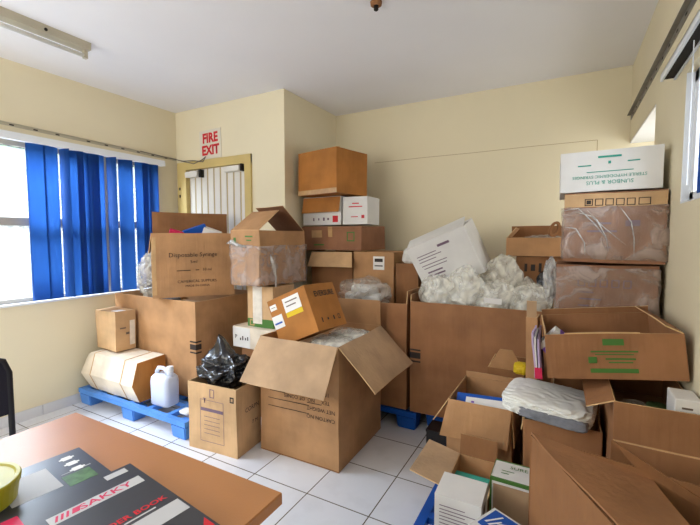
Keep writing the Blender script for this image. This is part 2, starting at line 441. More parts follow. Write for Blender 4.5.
# ------------------------------------------------------------------ room shell
XL, XR, YD, YB, XJ, H = -3.86, 0.44, 3.0, 3.95, -2.34, 2.89
YN = -1.6; T = 0.12
b = bmesh.new(); bx(b, (XL-T, YN-T, -0.1), (XR+1.0, YB+T, 0)); struct('floor', b, M['tiles'])
b = bmesh.new(); bx(b, (XL-T, YN-T, H), (XR+1.0, YB+T, H+0.1)); struct('ceiling', b, M['ceil'])
WY0, WY1, WZ0, WZ1 = -1.3, 2.76, 0.965, 2.29      # left window opening
b = bmesh.new()
bx(b, (XL-T, YN, 0), (XL, YD, WZ0)); bx(b, (XL-T, YN, WZ1), (XL, YD, H)); bx(b, (XL-T, WY1, WZ0), (XL, YD, WZ1)); bx(b, (XL-T, YN, WZ0), (XL, WY0, WZ1))
struct('wall_left', b, M['wall'])
b = bmesh.new(); DX0, DX1, DZ = -3.80, -2.745, 2.30
bx(b, (XL-T, YD, DZ), (XJ, YD+T, H)); bx(b, (DX1, YD, 0), (XJ, YD+T, DZ)); bx(b, (XL-T, YD, 0), (DX0, YD+T, DZ))
struct('wall_door', b, M['wall'])
b = bmesh.new(); bx(b, (XJ-T, YD+T, 0), (XJ, YB, H)); struct('wall_return', b, M['wall'])
b = bmesh.new(); bx(b, (XJ-T, YB, 0), (XR+1.0, YB+T, H)); struct('wall_back', b, M['wall'])
b = bmesh.new(); bx(b, (XL-T, YN-T, 0), (XR+T, YN, H)); struct('wall_rear', b, M['wall'])
RY0, RY1, RZ0, RZ1 = -0.9, 2.23, 1.65, 2.21
b = bmesh.new()
bx(b, (XR, YN, 2.28), (XR+0.5, YB, H)); bx(b, (XR, YN, 0), (XR+T, 2.89, RZ0)); bx(b, (XR, RY1, RZ0), (XR+T, 2.89, 2.28)); bx(b, (XR, YN, RZ1), (XR+T, RY1, 2.28)); bx(b, (XR, YN, RZ0), (XR+T, RY0, RZ1))
bx(b, (XR+T, 2.77, 0), (XR+0.5, 2.89, 2.28)); bx(b, (XR+0.5, 2.77, 0), (XR+0.5+T, YB, 1.35)); bx(b, (XR+0.5, 2.77, 2.15), (XR+0.5+T, YB, H)); bx(b, (XR+0.5, 2.77, 1.35), (XR+0.5+T, 3.05, 2.15)); bx(b, (XR+0.5, 3.80, 1.35), (XR+0.5+T, YB, 2.15))  # opening in the alcove side is unseen, added with the fill light
struct('wall_right', b, M['wall'])
b = bmesh.new(); bx(b, (XR+0.002, 2.892, 2.268), (XR+0.498, YB-0.002, 2.279)); struct('trim_1', b, M['white_paint'], 'white painted underside of the beam over the alcove')
# skirting
b = bmesh.new()
y = YN
while y < YD-0.02:
    y2 = min(y+0.397, YD-0.012); bx(b, (XL, y, 0), (XL+0.012, y2, 0.085)); y = y2+0.004
struct('baseboard_left', b, M['skirt'])
b = bmesh.new(); bx(b, (DX1+0.07, YD-0.012, 0), (XJ, YD, 0.085)); struct('baseboard_door', b, M['skirt'])
b = bmesh.new(); bx(b, (XJ+0.01, YB-0.012, 0), (XR, YB, 0.085)); struct('baseboard_back', b, M['skirt'])
# fine edge of a filled-in opening on the back wall
b = bmesh.new()
pts = [(-1.85, 2.318), (-1.3, 2.323), (-0.8, 2.321), (-0.3, 2.325), (0.215, 2.323)]
for (x0, z0), (x1, z1) in zip(pts, pts[1:]):
    hexa(b, [(x0, YB-0.0015, z0-0.002), (x1, YB-0.0015, z1-0.002), (x1, YB, z1-0.002), (x0, YB, z0-0.002), (x0, YB-0.0015, z0+0.002), (x1, YB-0.0015, z1+0.002), (x1, YB, z1+0.002), (x0, YB, z0+0.002)])
bx(b, (0.213, YB-0.0015, 2.02), (0.217, YB, 2.321))
struct('trim_2', b, mat('hairline_crack_filler', (176, 152, 110), 0.8), 'hairline plaster crack across the back wall')

# ------------------------------------------------------------------ left window
win = bpy.data.objects.new('window_1', None); C.objects.link(win); win.location = (XL-0.06, 0.7, WZ0); win['kind'] = 'structure'
win['label'] = 'long steel window with patterned glass in the left wall'
def wpart(name, a, b_, m, par=win, base=(XL-0.06, 0.7, WZ0)):
    bm = bmesh.new(); bx(bm, tuple(a[i]-base[i] for i in range(3)), tuple(b_[i]-base[i] for i in range(3))); return link(name, bm, m, par)
bm = bmesh.new(); o0 = (XL-0.06, 0.7, WZ0)
def ab(a, b_): bx(bm, tuple(a[i]-o0[i] for i in range(3)), tuple(b_[i]-o0[i] for i in range(3)))
ab((XL-0.08, WY0, WZ0), (XL-0.04, WY1, WZ0+0.04)); ab((XL-0.08, WY0, WZ1-0.05), (XL-0.04, WY1, WZ1)); ab((XL-0.08, WY0, WZ0), (XL-0.04, WY0+0.04, WZ1)); ab((XL-0.08, WY1-0.04, WZ0), (XL-0.04, WY1, WZ1))
link('window_frame', bm, M['alu'], win)
wpart('transom', (XL-0.085, WY0, 1.60), (XL-0.035, WY1, 1.665), M['alu'])
for yy in (-0.3, 0.75, 2.225): wpart('mullion', (XL-0.083, yy-0.02, WZ0), (XL-0.037, yy+0.02, WZ1), M['alu'])
ys = [WY0+0.04, -0.32, -0.28, 0.73, 0.77, 2.205, 2.245, WY1-0.04]
for i in range(0, 8, 2):
    for z0, z1 in ((WZ0+0.04, 1.60), (1.665, WZ1-0.05)): wpart('window_pane', (XL-0.063, ys[i], z0), (XL-0.058, ys[i+1], z1), M['pane'])
wpart('window_sill', (XL-0.06, WY0-0.02, WZ0-0.012), (XL+0.02, WY1+0.02, WZ0+0.006), M['frame_white'])

# blinds: headrail and hanging slats
bl = thing('vertical_blind', 'blue vertical blind hanging from a white rail across the left window', 'blind', (XL+0.05, 1.0, 2.3))
bm = bmesh.new(); bx(bm, (-0.045, -2.2, -0.03), (0.02, 1.80, 0.025)); bx(bm, (0.02, -2.2, -0.034), (0.026, 1.80, -0.002)); link('headrail', bm, M['frame_white'], bl)
def slat(yc, ang, wd=0.127, z0=0.985, curve=0.012, lean=0.0):
    bm = bmesh.new(); n = 8; zs = [2.265, 1.9, 1.5, 1.2, z0]
    g = []
    for j, z in enumerate(zs):
        row = []
        for i in range(n+1):
            s_ = (i/n-0.5)*wd; bow = curve*math.cos(PI*(i/n-0.5)) + 0.003*noise.noise(Vector((yc*9, z*5, i*0.4)))
            a = ang + 0.10*noise.noise(Vector((yc*5, z*2.1, 0)))
            x = s_*math.sin(a) + bow*math.cos(a); y = s_*math.cos(a) - bow*math.sin(a)
            row.append((x, y + lean*(2.265-z), z-2.3))
        g.append(row)
    vs = [[bm.verts.new((x, yc-1.0+y, z)) for x, y, z in row] for row in g]
    for r0, r1 in zip(vs, vs[1:]):
        for i in range(n): bm.faces.new((r0[i], r0[i+1], r1[i+1], r1[i]))
    r = bmesh.ops.solidify(bm, geom=bm.faces[:], thickness=0.0012)
    link('slat', bm, M['blind'], bl, smooth=True)
for yc, ang in ((1.625, 0.15), (1.735, -0.3), (1.838, 1.42), (1.92, 0.5), (1.99, -0.25), (2.055, 0.3), (2.11, -0.1), (2.238, 1.40), (2.375, 0.75), (2.54, 0.2), (2.60, -0.3), (2.655, 0.35)):
    slat(yc, ang)
for yc in (2.30, 2.42):
    bm = bmesh.new(); tube(bm, [(0.0, yc-1, -0.03), (0.002, yc-1, -1.2)], 0.0015, 6); link('cord', bm, M['frame_white'], bl)
# slotted steel rails
def slotted(name, label, p0, p1, wx):
    """wx: side the web faces"""
    hh_ = 0.02 if wx < 0 else 0.013; L = p1[1]-p0[1]; t = thing(name, label, 'rail', p0, (math.atan2(p1[2]-p0[2], L), 0, 0))
    bm = bmesh.new(); bx(bm, (0, 0, -hh_), (wx*0.004, L, hh_)); bx(bm, (0, 0, hh_-0.003), (wx*(0.028 if wx < 0 else 0.016), L, hh_)); link('rail', bm, M['steel'] if wx < 0 else M['fixture'], t)
    k = 0.08
    while k < L-0.05:
        bm = bmesh.new(); bx(bm, (wx*0.003, k, -0.006), (wx*0.0048, k+0.03, 0.004)); link('slot', bm, M['slot'], t)
        k += 0.16 if int(k*10) % 3 else 0.25
slotted('slotted_steel_rail', 'thin slotted steel rail above the blue blind reaching to the corner', (XL, -1.2, 2.425), (XL, 2.99, 2.372), 1)
slotted('slotted_steel_rail', 'dark slotted steel rail high on the right wall above the alcove', (XR, -1.0, 2.495), (XR, 3.93, 2.47), -1)

# right window + blind
rw = bpy.data.objects.new('window_2', None); C.objects.link(rw); rw.location = (XR+0.06, 0.7, RZ0); rw['kind'] = 'structure'
rw['label'] = 'high window at the right edge with white frame'
o0 = (XR+0.06, 0.7, RZ0)
bm = bmesh.new()
ab((XR+0.03, RY0, RZ0), (XR+0.07, RY1, RZ0+0.045)); ab((XR+0.03, RY0, RZ1-0.045), (XR+0.07, RY1, RZ1)); ab((XR+0.03, RY0, RZ0), (XR+0.07, RY0+0.05, RZ1)); ab((XR+0.03, RY1-0.06, RZ0), (XR+0.07, RY1, RZ1)); ab((XR+0.03, 0.7, RZ0), (XR+0.07, 0.75, RZ1))
ab((XR+0.001, RY1-0.006, RZ0), (XR+0.03, RY1-0.001, RZ1)); ab((XR+0.001, RY0, RZ0+0.001), (XR+0.03, RY1, RZ0+0.006))
link('window_frame', bm, M['frame_white'], rw)
for y0, y1 in ((RY0+0.05, 0.7), (0.75, RY1-0.06)): wpart('window_pane', (XR+0.048, y0, RZ0+0.045), (XR+0.052, y1, RZ1-0.045), M['pane'], rw, o0)
rb = thing('vertical_blind', 'blue vertical blind at the extreme right edge, under a white headrail', 'blind', (XR-0.03, 0.9, 2.262))
bm = bmesh.new(); bx(bm, (-0.03, -1.7, -0.014), (-0.021, 1.52, 0.018)); bx(bm, (0.021, -1.7, -0.014), (0.029, 1.52, 0.018)); bx(bm, (-0.03, -1.7, 0.012), (0.029, 1.52, 0.018)); link('headrail', bm, M['frame_white'], rb)
bm = bmesh.new(); bx(bm, (-0.021, -1.69, -0.006), (0.021, 1.515, 0.011)); link('track', bm, M['slot'], rb)
for k in range(9):
    bm = bmesh.new(); bx(bm, (-0.001, -0.0635, -0.60), (0.001, 0.0635, -0.014), 0.1); bm.transform(Matrix.Rotation(0.12, 4, 'Z')); bm.transform(Matrix.Translation((0.012, 0.90-0.105*k, 0)))
    link('slat', bm, M['blind'], rb)
bm = bmesh.new(); tube(bm, [(-0.006, 1.06, -0.02), (-0.006, 1.06, -0.56)], 0.002, 6); link('cord', bm, M['frame_white'], rb)

# outside the windows
b = bmesh.new(); bx(b, (-14, -12, -0.5), (XL-0.3, 14, -0.3)); struct('trim_3', b, M['concrete'], 'concrete yard outside the window')
b = bmesh.new(); bx(b, (-7.2, -8, -0.3), (-7.0, 10, 2.42)); tag(link('boundary_wall', b, M['plaster']), 'bright white boundary wall outside the left window', 'wall')
hd = thing('hedge', 'green hedge rising above the white boundary wall outside', 'hedge', (-8.7, 1.5, -0.3))
bm = bmesh.new()
for k in range(14):
    t = blob((0.15*math.sin(k*2.1), -6.5+k, 2.3+0.3*math.sin(k*1.7)), (0.8, 0.85, 1.2+0.25*math.sin(k*2.9)), k+3, sub=4, amp=0.5, freq=4)
    me = bpy.data.meshes.new('tmp'); t.to_mesh(me); t.free(); bm.from_mesh(me); bpy.data.meshes.remove(me)
bx(bm, (-0.3, -7, 0), (0.3, 7.3, 2.0)); link('foliage', bm, M['leaf'], hd)

# ------------------------------------------------------------------ fire exit door
dr = bpy.data.objects.new('door_1', None); C.objects.link(dr); dr.location = ((DX0+DX1)/2, YD+0.05, 0); dr['kind'] = 'structure'; dr['label'] = 'white boarded fire exit door in an ochre frame'
do = dr.location.copy()
bm = bmesh.new()
def dbx(a, b_, cell=None): bx(bm, (a[0]-do.x, a[1]-do.y, a[2]), (b_[0]-do.x, b_[1]-do.y, b_[2]), cell)
dbx((DX0-0.03, YD-0.02, 0), (DX0+0.11, YD+0.10, DZ+0.03)); dbx((DX1-0.085, YD-0.02, 0), (DX1, YD+0.10, DZ+0.03)); dbx((DX0-0.03, YD-0.021, DZ-0.055), (DX1, YD+0.10, DZ+0.031))
link('door_frame', bm, M['ochre'], dr)
x0, x1 = DX0+0.11, DX1-0.085; nb = 9; wd = (x1-x0)/nb
bm = bmesh.new()
for k in range(nb): dbx((x0+k*wd+0.011, YD+0.028, 0.02), (x0+(k+1)*wd-0.011, YD+0.05, DZ-0.055))
link('door_leaf', bm, M['door_white'], dr)
bm = bmesh.new(); dbx((x0, YD+0.0305, 0.02), (x1, YD+0.06, DZ-0.055)); link('backing', bm, M['batten'], dr)
for zz in (2.03, 1.95):
    bm = bmesh.new(); dbx((DX0+0.0, YD-0.024, zz), (DX0+0.02, YD-0.02, zz+0.03)); link('strike_plate', bm, M['slot'], dr)
cl = thing('door_closer', 'grey overhead door closer with bent arm at the top left of the fire exit door', 'door closer', (-3.60, YD+0.027, 2.19))
bm = bmesh.new(); prism(bm, [(-0.07, -0.03), (0.10, -0.03), (0.11, -0.015), (0.11, 0.02), (0.10, 0.03), (-0.06, 0.03), (-0.08, 0.015)], 1, -0.07, 0.0); link('body', bm, M['door_white'], cl)
bm = bmesh.new(); bx(bm, (0.115, -0.05, -0.035), (0.145, 0.0, 0.045)); link('bracket', bm, M['slot'], cl)
bx_ = thing('door_contact', 'small white box fixed at the top right of the fire exit door', 'door contact', (-2.99, YD+0.027, 2.205))
bm = bmesh.new(); bx(bm, (-0.12, -0.06, -0.028), (0.10, 0.0, 0.028)); bmesh.ops.bevel(bm, geom=bm.edges[:], offset=0.006, segments=2, affect='EDGES'); link('cover', bm, M['door_white'], bx_)
bm = bmesh.new(); bx(bm, (0.105, -0.05, -0.03), (0.125, 0.0, 0.04)); link('bracket', bm, M['slot'], bx_)
bm = bmesh.new(); tube(bm, [(XL+0.03, 2.55, 2.385), (XL+0.02, 2.85, 2.375), (-3.72, YD-0.03, 2.345), (-3.55, YD-0.03, 2.335), (-3.41, YD-0.026, 2.31), (-3.36, YD-0.03, 2.36), (-3.42, YD-0.03, 2.33), (-3.55, YD-0.03, 2.30), (-3.75, YD-0.03, 2.35)], 0.005, 8)
tag(link('cable', bm, M['wire'], smooth=True), 'thin grey cable looped from the rail across the door head', 'cable')
# sign
sg = thing('fire_exit_sign', 'white sign reading FIRE EXIT in red above the door', 'sign', (-3.315, YD-0.002, 2.49), (0, R(-1.5), 0))
bm = bmesh.new(); bx(bm, (-0.158, -0.004, -0.15), (0.158, 0, 0.15)); link('board', bm, mat('sign_board', (222, 214, 196), 0.5), sg)
for s_, z in (('FIRE', 0.062), ('EXIT', -0.065)):
    t = text_bm(s_, 0.135, 0.006); t.transform(Matrix.Scale(0.92, 4, (1, 0, 0))); t.transform(Matrix.Rotation(PI/2, 4, 'X')); t.transform(Matrix.Translation((0, -0.0055, z))); link('lettering', t, M['ink_red'], sg)

# ------------------------------------------------------------------ ceiling fittings
cf = thing('fluorescent_batten_light', 'long fluorescent batten light with a bare tube on the ceiling', 'ceiling light', (-3.06, 1.66, H))
bm = bmesh.new(); prism(bm, [(-0.045, 0), (0.045, 0), (0.04, -0.05), (-0.04, -0.05)], 1, -1.5, 0.0); link('housing', bm, M['fixture'], cf)
for yy in (-0.02, -1.48):
    bm = bmesh.new(); bx(bm, (-0.014, yy-0.012, -0.105), (0.014, yy+0.012, -0.05)); link('tube_holder', bm, M['fixture'], cf)
bm = bmesh.new(); tube(bm, [(0, -1.468, -0.088), (0, -0.032, -0.088)], 0.013, 14); link('tube', bm, M['tube'], cf, smooth=True)
bm = bmesh.new(); lathe(bm, [(0.010, 0), (0.010, 0.006)], 12); bm.transform(Matrix.Rotation(PI/2, 4, 'Y')); bm.transform(Matrix.Translation((0.040, -0.28, -0.03))); link('grommet', bm, M['slot'], cf)
rs = thing('ceiling_rose', 'small brown fitting on the ceiling at the top edge of the photo', 'ceiling fitting', (-1.02, 2.19, H))
bm = bmesh.new(); lathe(bm, [(0.035, 0), (0.033, -0.018), (0.014, -0.022)][::-1]); link('base', bm, M['card_dark'], rs, smooth=True)
bm = bmesh.new(); lathe(bm, [(0.008, -0.05), (0.014, -0.045), (0.014, -0.02)]); link('holder', bm, M['slot'], rs, smooth=True)

# ------------------------------------------------------------------ pallets
def pallet(label, pos, w, d, m, rot=0, group=None):
    t = thing('plastic_pallet', label, 'pallet', pos, rot, group); h = 0.144
    bm = bmesh.new(); n = 6; m_ = 4
    fw = 0.045
    bx(bm, (0, 0, h-0.04), (w, fw, h)); bx(bm, (0, d-fw, h-0.04), (w, d, h)); bx(bm, (0, fw, h-0.04), (fw, d-fw, h)); bx(bm, (w-fw, fw, h-0.04), (w, d-fw, h))
    for k in range(1, n): x = w*k/n; bx(bm, (x-0.022, fw, h-0.035), (x+0.022, d-fw, h-0.001))
    for k in range(1, m_): y = d*k/m_; bx(bm, (fw, y-0.022, h-0.035), (w-fw, y+0.022, h-0.0015))
    link('deck', bm, m, t)
    for i in range(3):
        for j in range(3):
            x = (w-0.17)*i/2; y = (d-0.14)*j/2
            bm = bmesh.new(); q = 0.012
            hexa(bm, [(x+q, y+q, 0), (x+0.17-q, y+q, 0), (x+0.17-q, y+0.14-q, 0), (x+q, y+0.14-q, 0), (x+0.002, y+0.002, h-0.04), (x+0.168, y+0.002, h-0.04), (x+0.168, y+0.138, h-0.04), (x+0.002, y+0.138, h-0.04)])
            bmesh.ops.bevel(bm, geom=[e for e in bm.edges], offset=0.008, segments=2, affect='EDGES')
            link('foot', bm, m, t)
    return t
pallet('brightly lit blue plastic pallet under the canister near the left wall', (-3.83, 1.88, 0), 1.42, 1.0, M['blue_lit'])
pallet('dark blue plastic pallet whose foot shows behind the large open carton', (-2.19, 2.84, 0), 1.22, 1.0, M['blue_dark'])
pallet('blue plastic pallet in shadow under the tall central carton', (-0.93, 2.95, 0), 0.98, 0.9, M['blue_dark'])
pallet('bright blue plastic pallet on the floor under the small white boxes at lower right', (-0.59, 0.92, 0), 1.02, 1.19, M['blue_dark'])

# ------------------------------------------------------------------ left pile
G_BIG = 'tall brown bulk cartons on pallets'
A = Box('cardboard_box', 'very large brown carton on the blue pallet beside the left window, white canister before it', 'box', (-3.775, 2.205, 0.152), 0, 1.115, 0.77, 0.82, M['card'], open_=True, seed=3)
A.pad(0.66)
for z0, z1 in ((0.475, 0.487), (0.415, 0.46), (0.385, 0.397)):
    A.rect('F', 1.045, 1.1165, z0, z1, M['ink_black'], 'printed_band'); A.rect('R', 0.0, 0.055, z0, z1, M['ink_black'], 'printed_band')
bm = pack(0.34, 0.3, 0.1, 4); tag(link('wrapped_pack', bm, M['pack_grey'], smooth=True, loc=(-3.52, 2.5, 0.815)), 'pale grey wrapped pack in the mouth of the large carton by the window', 'pack')

# bulging pale carton on the pallet
t = thing('cardboard_box', 'pale bulging carton with a sagging side lying on the blue pallet', 'box', (-3.76, 1.878, 0.15))
bm = bmesh.new(); prof = [(0.06, 0.0), (0.0, 0.15), (0.05, 0.33), (0.30, 0.34), (0.31, 0.15), (0.28, 0.0)]
L = 0.73; nx = 10; rings = []
for i in range(nx+1):
    f = i/nx; s_ = 1-0.10*abs(2*f-1)**4 if i == 0 else 1.0
    rings.append([bm.verts.new((L*f - (0.05*(1-f) if 0 < k < 2 else 0), 0.16+(y-0.16)*s_ + 0.006*noise.noise(Vector((f*5, k, 0))), z*s_ + 0.006*noise.noise(Vector((f*5, k, 9))))) for k, (y, z) in enumerate(prof)])
for a, c in zip(rings, rings[1:]):
    for k in range(6): bm.faces.new((a[k], a[(k+1) % 6], c[(k+1) % 6], c[k]))
bm.faces.new(rings[0])
bmesh.ops.recalc_face_normals(bm, faces=bm.faces[:]); link('body', bm, M['card_cream'], t)
bm = bmesh.new(); q = [bm.verts.new((L+0.001, y, z)) for y, z in prof]; q2 = [bm.verts.new((L+0.006, y, z)) for y, z in prof]
bm.faces.new(q[::-1]); bm.faces.new(q2)
for k in range(6): bm.faces.new((q[k], q[(k+1) % 6], q2[(k+1) % 6], q2[k]))
o = link('end_panel', bm, M['card_orange'], t); o['label'] = 'brown end panel'
for xx in (0.13, 0.57):
    bm = bmesh.new(); e = 0.0035
    for (y0, z0), (y1, z1) in zip(prof[:4], prof[1:5]):
        n = Vector((0, -(z1-z0), (y1-y0))).normalized()*e
        P = [Vector((xx-0.004, y0, z0)), Vector((xx+0.004, y0, z0)), Vector((xx+0.004, y1, z1)), Vector((xx-0.004, y1, z1))]
        hexa(bm, [p-n*0.3 for p in P]+[p+n for p in P])
    link('strap', bm, M['card_light'], t)
Bq = Box('cardboard_box', 'small square taped carton standing on the pale bulging carton', 'box', (-3.735, 2.005, 0.500), R(-2), 0.315, 0.175, 0.345, M['card_light'], seed=8, warp=0.012)
Bq.seam('x'); Bq.rect('T', 0.2, 0.3, 0.03, 0.10, M['label'], 'sticker', 0.006)
Bq.text('R', [('#0.05,0.012', 0.06, 0.2, 0), ('#0.03,0.02', 0.1, 0.15, 0)], M['ink_grey'], 'print'); Bq.rect('R', 0.12, 0.165, 0.04, 0.26, M['tape_white'], 'packing_tape')

# canister
jc = thing('plastic_canister', 'white plastic jerrycan with moulded handle on the blue pallet', 'canister', (-2.83, 2.03, 0.151), R(3))
def rrect(w, d, r, n=5):
    pts = []
    for cx, cy, a0 in ((w/2-r, d/2-r, 0), (-w/2+r, d/2-r, 90), (-w/2+r, -d/2+r, 180), (w/2-r, -d/2+r, 270)):
        for k in range(n+1): a = R(a0+90*k/n); pts.append((cx+r*math.cos(a), cy+r*math.sin(a)))
    return pts
bm = bmesh.new(); levels = [(0.0, 0.19, 0.12, 0.03), (0.012, 0.205, 0.135, 0.035), (0.19, 0.208, 0.138, 0.035), (0.225, 0.200, 0.13, 0.035), (0.245, 0.17, 0.10, 0.035)]
rings = []
for z, w_, d_, r_ in levels: rings.append([bm.verts.new((x, y, z)) for x, y in rrect(w_, d_, r_)])
for a, c in zip(rings, rings[1:]):
    n = len(a)
    for k in range(n): bm.faces.new((a[k], a[(k+1) % n], c[(k+1) % n], c[k]))
bm.faces.new(rings[0][::-1]); bm.faces.new(rings[-1]); link('body', bm, M['hdpe'], jc, smooth=True)
bm = bmesh.new(); tube(bm, [(-0.082, 0, 0.20), (-0.086, 0, 0.255), (-0.065, 0, 0.287), (-0.02, 0, 0.292), (0.02, 0, 0.285), (0.04, 0, 0.25)], [0.017, 0.017, 0.017, 0.016, 0.017, 0.02], 12); link('handle', bm, M['hdpe'], jc, smooth=True)
bm = bmesh.new(); lathe(bm, [(0.026, 0.235), (0.026, 0.27), (0.02, 0.275)], 20, (0.066, 0)); link('neck', bm, M['hdpe'], jc, smooth=True)
bm = bmesh.new(); lathe(bm, [(0.027, 0.275), (0.027, 0.312), (0.024, 0.316)], 20, (0.066, 0)); link('cap', bm, M['frame_white'], jc)
bm = pack(0.1, 0.08, 0.03, 9, sub=3); tag(link('white_cloth', bm, M['pack_white'], smooth=True, loc=(-2.52, 1.99, 0.15)), 'small white cloth bundle on the pallet right of the canister', 'cloth')

# syringe box on top of A
F = Box('cardboard_box', 'open carton marked Disposable Syringe on top of the large carton by the door', 'box', (-3.04, 2.09, 0.985), 0.93, 0.67, 0.40, 0.555, M['card'], open_=True, seed=12, warp=0.008)
F.pad(0.44); F.flap('B', 0.20, -3, M['card_dark']); F.flap('R', 0.16, 168); F.flap('L', 0.17, 172)
F.text('F', [('Disposable Syringe', 0.33, 0.37, 0.052), ('5ml', 0.33, 0.31, 0.04), ('#0.11,0.006', 0.25, 0.235, 0), ('#0.03,0.006', 0.36, 0.235, 0), ('10 ml', 0.44, 0.237, 0.035), ('CAMERICAL SUPPLIES', 0.36, 0.135, 0.034), ('MADE IN CHINA', 0.36, 0.095, 0.027)], M['ink_black'])
F.rect('F', 0.0, 0.035, 0.03, 0.52, M['tape'], 'packing_tape')
a = F.root
def inF(x, y, z): return a.matrix_basis @ Vector((x, y, z))
for nm, lb, m_, p_, sz, rt in (('blue_carton', 'small blue box poking out of the open syringe carton', M['ink_blue'], (0.36, 0.19, 0.575), (0.2, 0.07, 0.08), (0.1, -0.35, 1.0)), ('white_carton', 'white box corner beside the small blue box in the syringe carton', M['label'], (0.50, 0.17, 0.55), (0.16, 0.1, 0.09), (0.2, 0.35, 0.8)), ('pink_carton', 'pink and white packet at the left in the syringe carton', M['magenta'], (0.2, 0.17, 0.555), (0.12, 0.06, 0.06), (0.1, 0.3, 0.9))):
    bm = bmesh.new(); bx(bm, tuple(-v/2 for v in sz), tuple(v/2 for v in sz)); bmesh.ops.bevel(bm, geom=bm.edges[:], offset=0.004, segments=1, affect='EDGES')
    tag(link(nm, bm, m_, loc=inF(*p_), rot=rt), lb, 'small box')
# white crumpled bag behind it, by the window
bm = blob((0, 0, 0), (0.15, 0.17, 0.24), 31, sub=5, amp=0.4, freq=3, flat=0.9)
tag(link('plastic_bag', bm, M['film_bag'], smooth=True, loc=(-3.53, 2.50, 1.12)), 'white plastic bag squeezed between the syringe carton and the blue blind', 'bag')

# column with the wrapped open box
S0 = Box('cardboard_box', 'plain carton on the floor behind the black bag, under the cream box', 'box', (-2.395, 2.46, 0), 0, 0.44, 0.36, 0.562, M['card_dark'])
S0.seam('x')
I_ = Box('printed_carton', 'cream white carton with small black symbols behind the black bag', 'box', (-2.475, 2.44, 0.575), 0, 0.53, 0.34, 0.17, M['card_cream'], seed=21)
I_.seam('x'); I_.rect('F', 0.0, 0.19, 0.0, 0.168, M['card_white'], 'white_face'); I_.text('F', [('P', 0.035, 0.085, 0.05), ('#0.012,0.02', 0.085, 0.07, 0), ('#0.012,0.035', 0.11, 0.08, 0), ('#0.012,0.02', 0.14, 0.075, 0), ('#0.012,0.03', 0.165, 0.08, 0)], M['ink_black'])
Hh = Box('cardboard_box', 'upright carton with a green band below the film-wrapped box', 'box', (-2.36, 2.50, 0.752), 0, 0.28, 0.28, 0.345, M['card_light'], seed=22)
Hh.rect('F', 0.0, 0.28, 0.0, 0.07, M['ink_green'], 'green_band'); Hh.rect('R', 0.0, 0.28, 0.0, 0.07, M['ink_green'], 'green_band'); Hh.rect('F', 0.06, 0.16, 0.03, 0.345, M['tape_white'], 'packing_tape', 0.003)
Hh.text('F', [('@0.05,0.05,0.008', 0.05, 0.036, 0)], M['tape'], 'printed_symbol')
Gg = Box('cardboard_box', 'open carton loosely wrapped in plastic film with its flaps tented up', 'box', (-2.47, 2.43, 1.110), R(-6), 0.34, 0.55, 0.45, M['card'], open_=True, seed=23, warp=0.01)
Gg.flap('F', 0.27, -52, skew=(0.03, 0.02)); Gg.flap('B', 0.34, -52, M['card_red'], skew=(0, 0.0)); Gg.flap('R', 0.2, 178)
Gg.wrap(0.0, 0.33, M['film_wrap'], 0.01, 0.014, 'plastic_film')
Gg.text('F', [('#0.09,0.012', 0.22, 0.40, 0), ('#0.03,0.04', 0.05, 0.37, 0), ('#0.06,0.01', 0.22, 0.37, 0)], M['ink_green'], 'print')
bm = bmesh.new(); tube(bm, [(0.345, 0.12, 0.26), (0.36, 0.14, 0.16), (0.352, 0.17, 0.05), (0.37, 0.16, -0.03)], [0.006, 0.02, 0.014, 0.008], 8); warp_bm(bm, 4, 0.02, 20); link('film_tail', bm, M['film'], Gg.root, smooth=True)
bm = bmesh.new(); tube(bm, [(-0.03, -0.012, 0.34), (0.04, -0.02, 0.355), (0.12, -0.018, 0.33), (0.2, -0.014, 0.32)], [0.008, 0.02, 0.016, 0.006], 8); warp_bm(bm, 5, 0.02, 20); link('film_tail', bm, M['film'], Gg.root, smooth=True)

# ------------------------------------------------------------------ black bag carton
K = Box('cardboard_box', 'open carton on the floor holding a black plastic bag', 'box', (-2.335, 1.86, 0), R(5), 0.43, 0.27, 0.48, M['card_light'], open_=True, seed=31, warp=0.006)
K.pad(0.36)
K.text('F', [('@0.21,0.30,0.003', 0.215, 0.22, 0), ('#0.20,0.022', 0.215, 0.30, 0), ('#0.14,0.003', 0.215, 0.25, 0), ('#0.14,0.003', 0.215, 0.22, 0), ('#0.14,0.003', 0.215, 0.19, 0), ('#0.14,0.003', 0.215, 0.16, 0), ('#0.14,0.003', 0.215, 0.13, 0), ('T', 0.15, 0.36, 0.05), ('@0.04,0.06,0.005', 0.215, 0.42, 0)], M['ink_violet'], bold=0.001)
K.text('F', [('@0.035,0.04,0.009', 0.395, 0.405, 0)], M['ink_black'], 'printed_symbol')
K.text('R', [('CORPN', 0.17, 0.30, 0.045), ('7 M', 0.2, 0.19, 0.04)], M['ink_black'])
bm = blob((0, 0, 0), (0.205, 0.13, 0.115), 47, sub=6, amp=0.45, freq=1.7, hf=0.10, tip=((-0.2, 0.1, 1), 0.13))
for v in bm.verts:
    if v.co.z < -0.02: v.co.x *= 0.82; v.co.y *= 0.76
    v.co.z += 0.16*max(0, v.co.x)
tag(link('plastic_bag', bm, M['black_film'], smooth=True, loc=(-2.14, 2.03, 0.53)), 'shiny crumpled black plastic bag bulging out of the small open carton', 'bag')

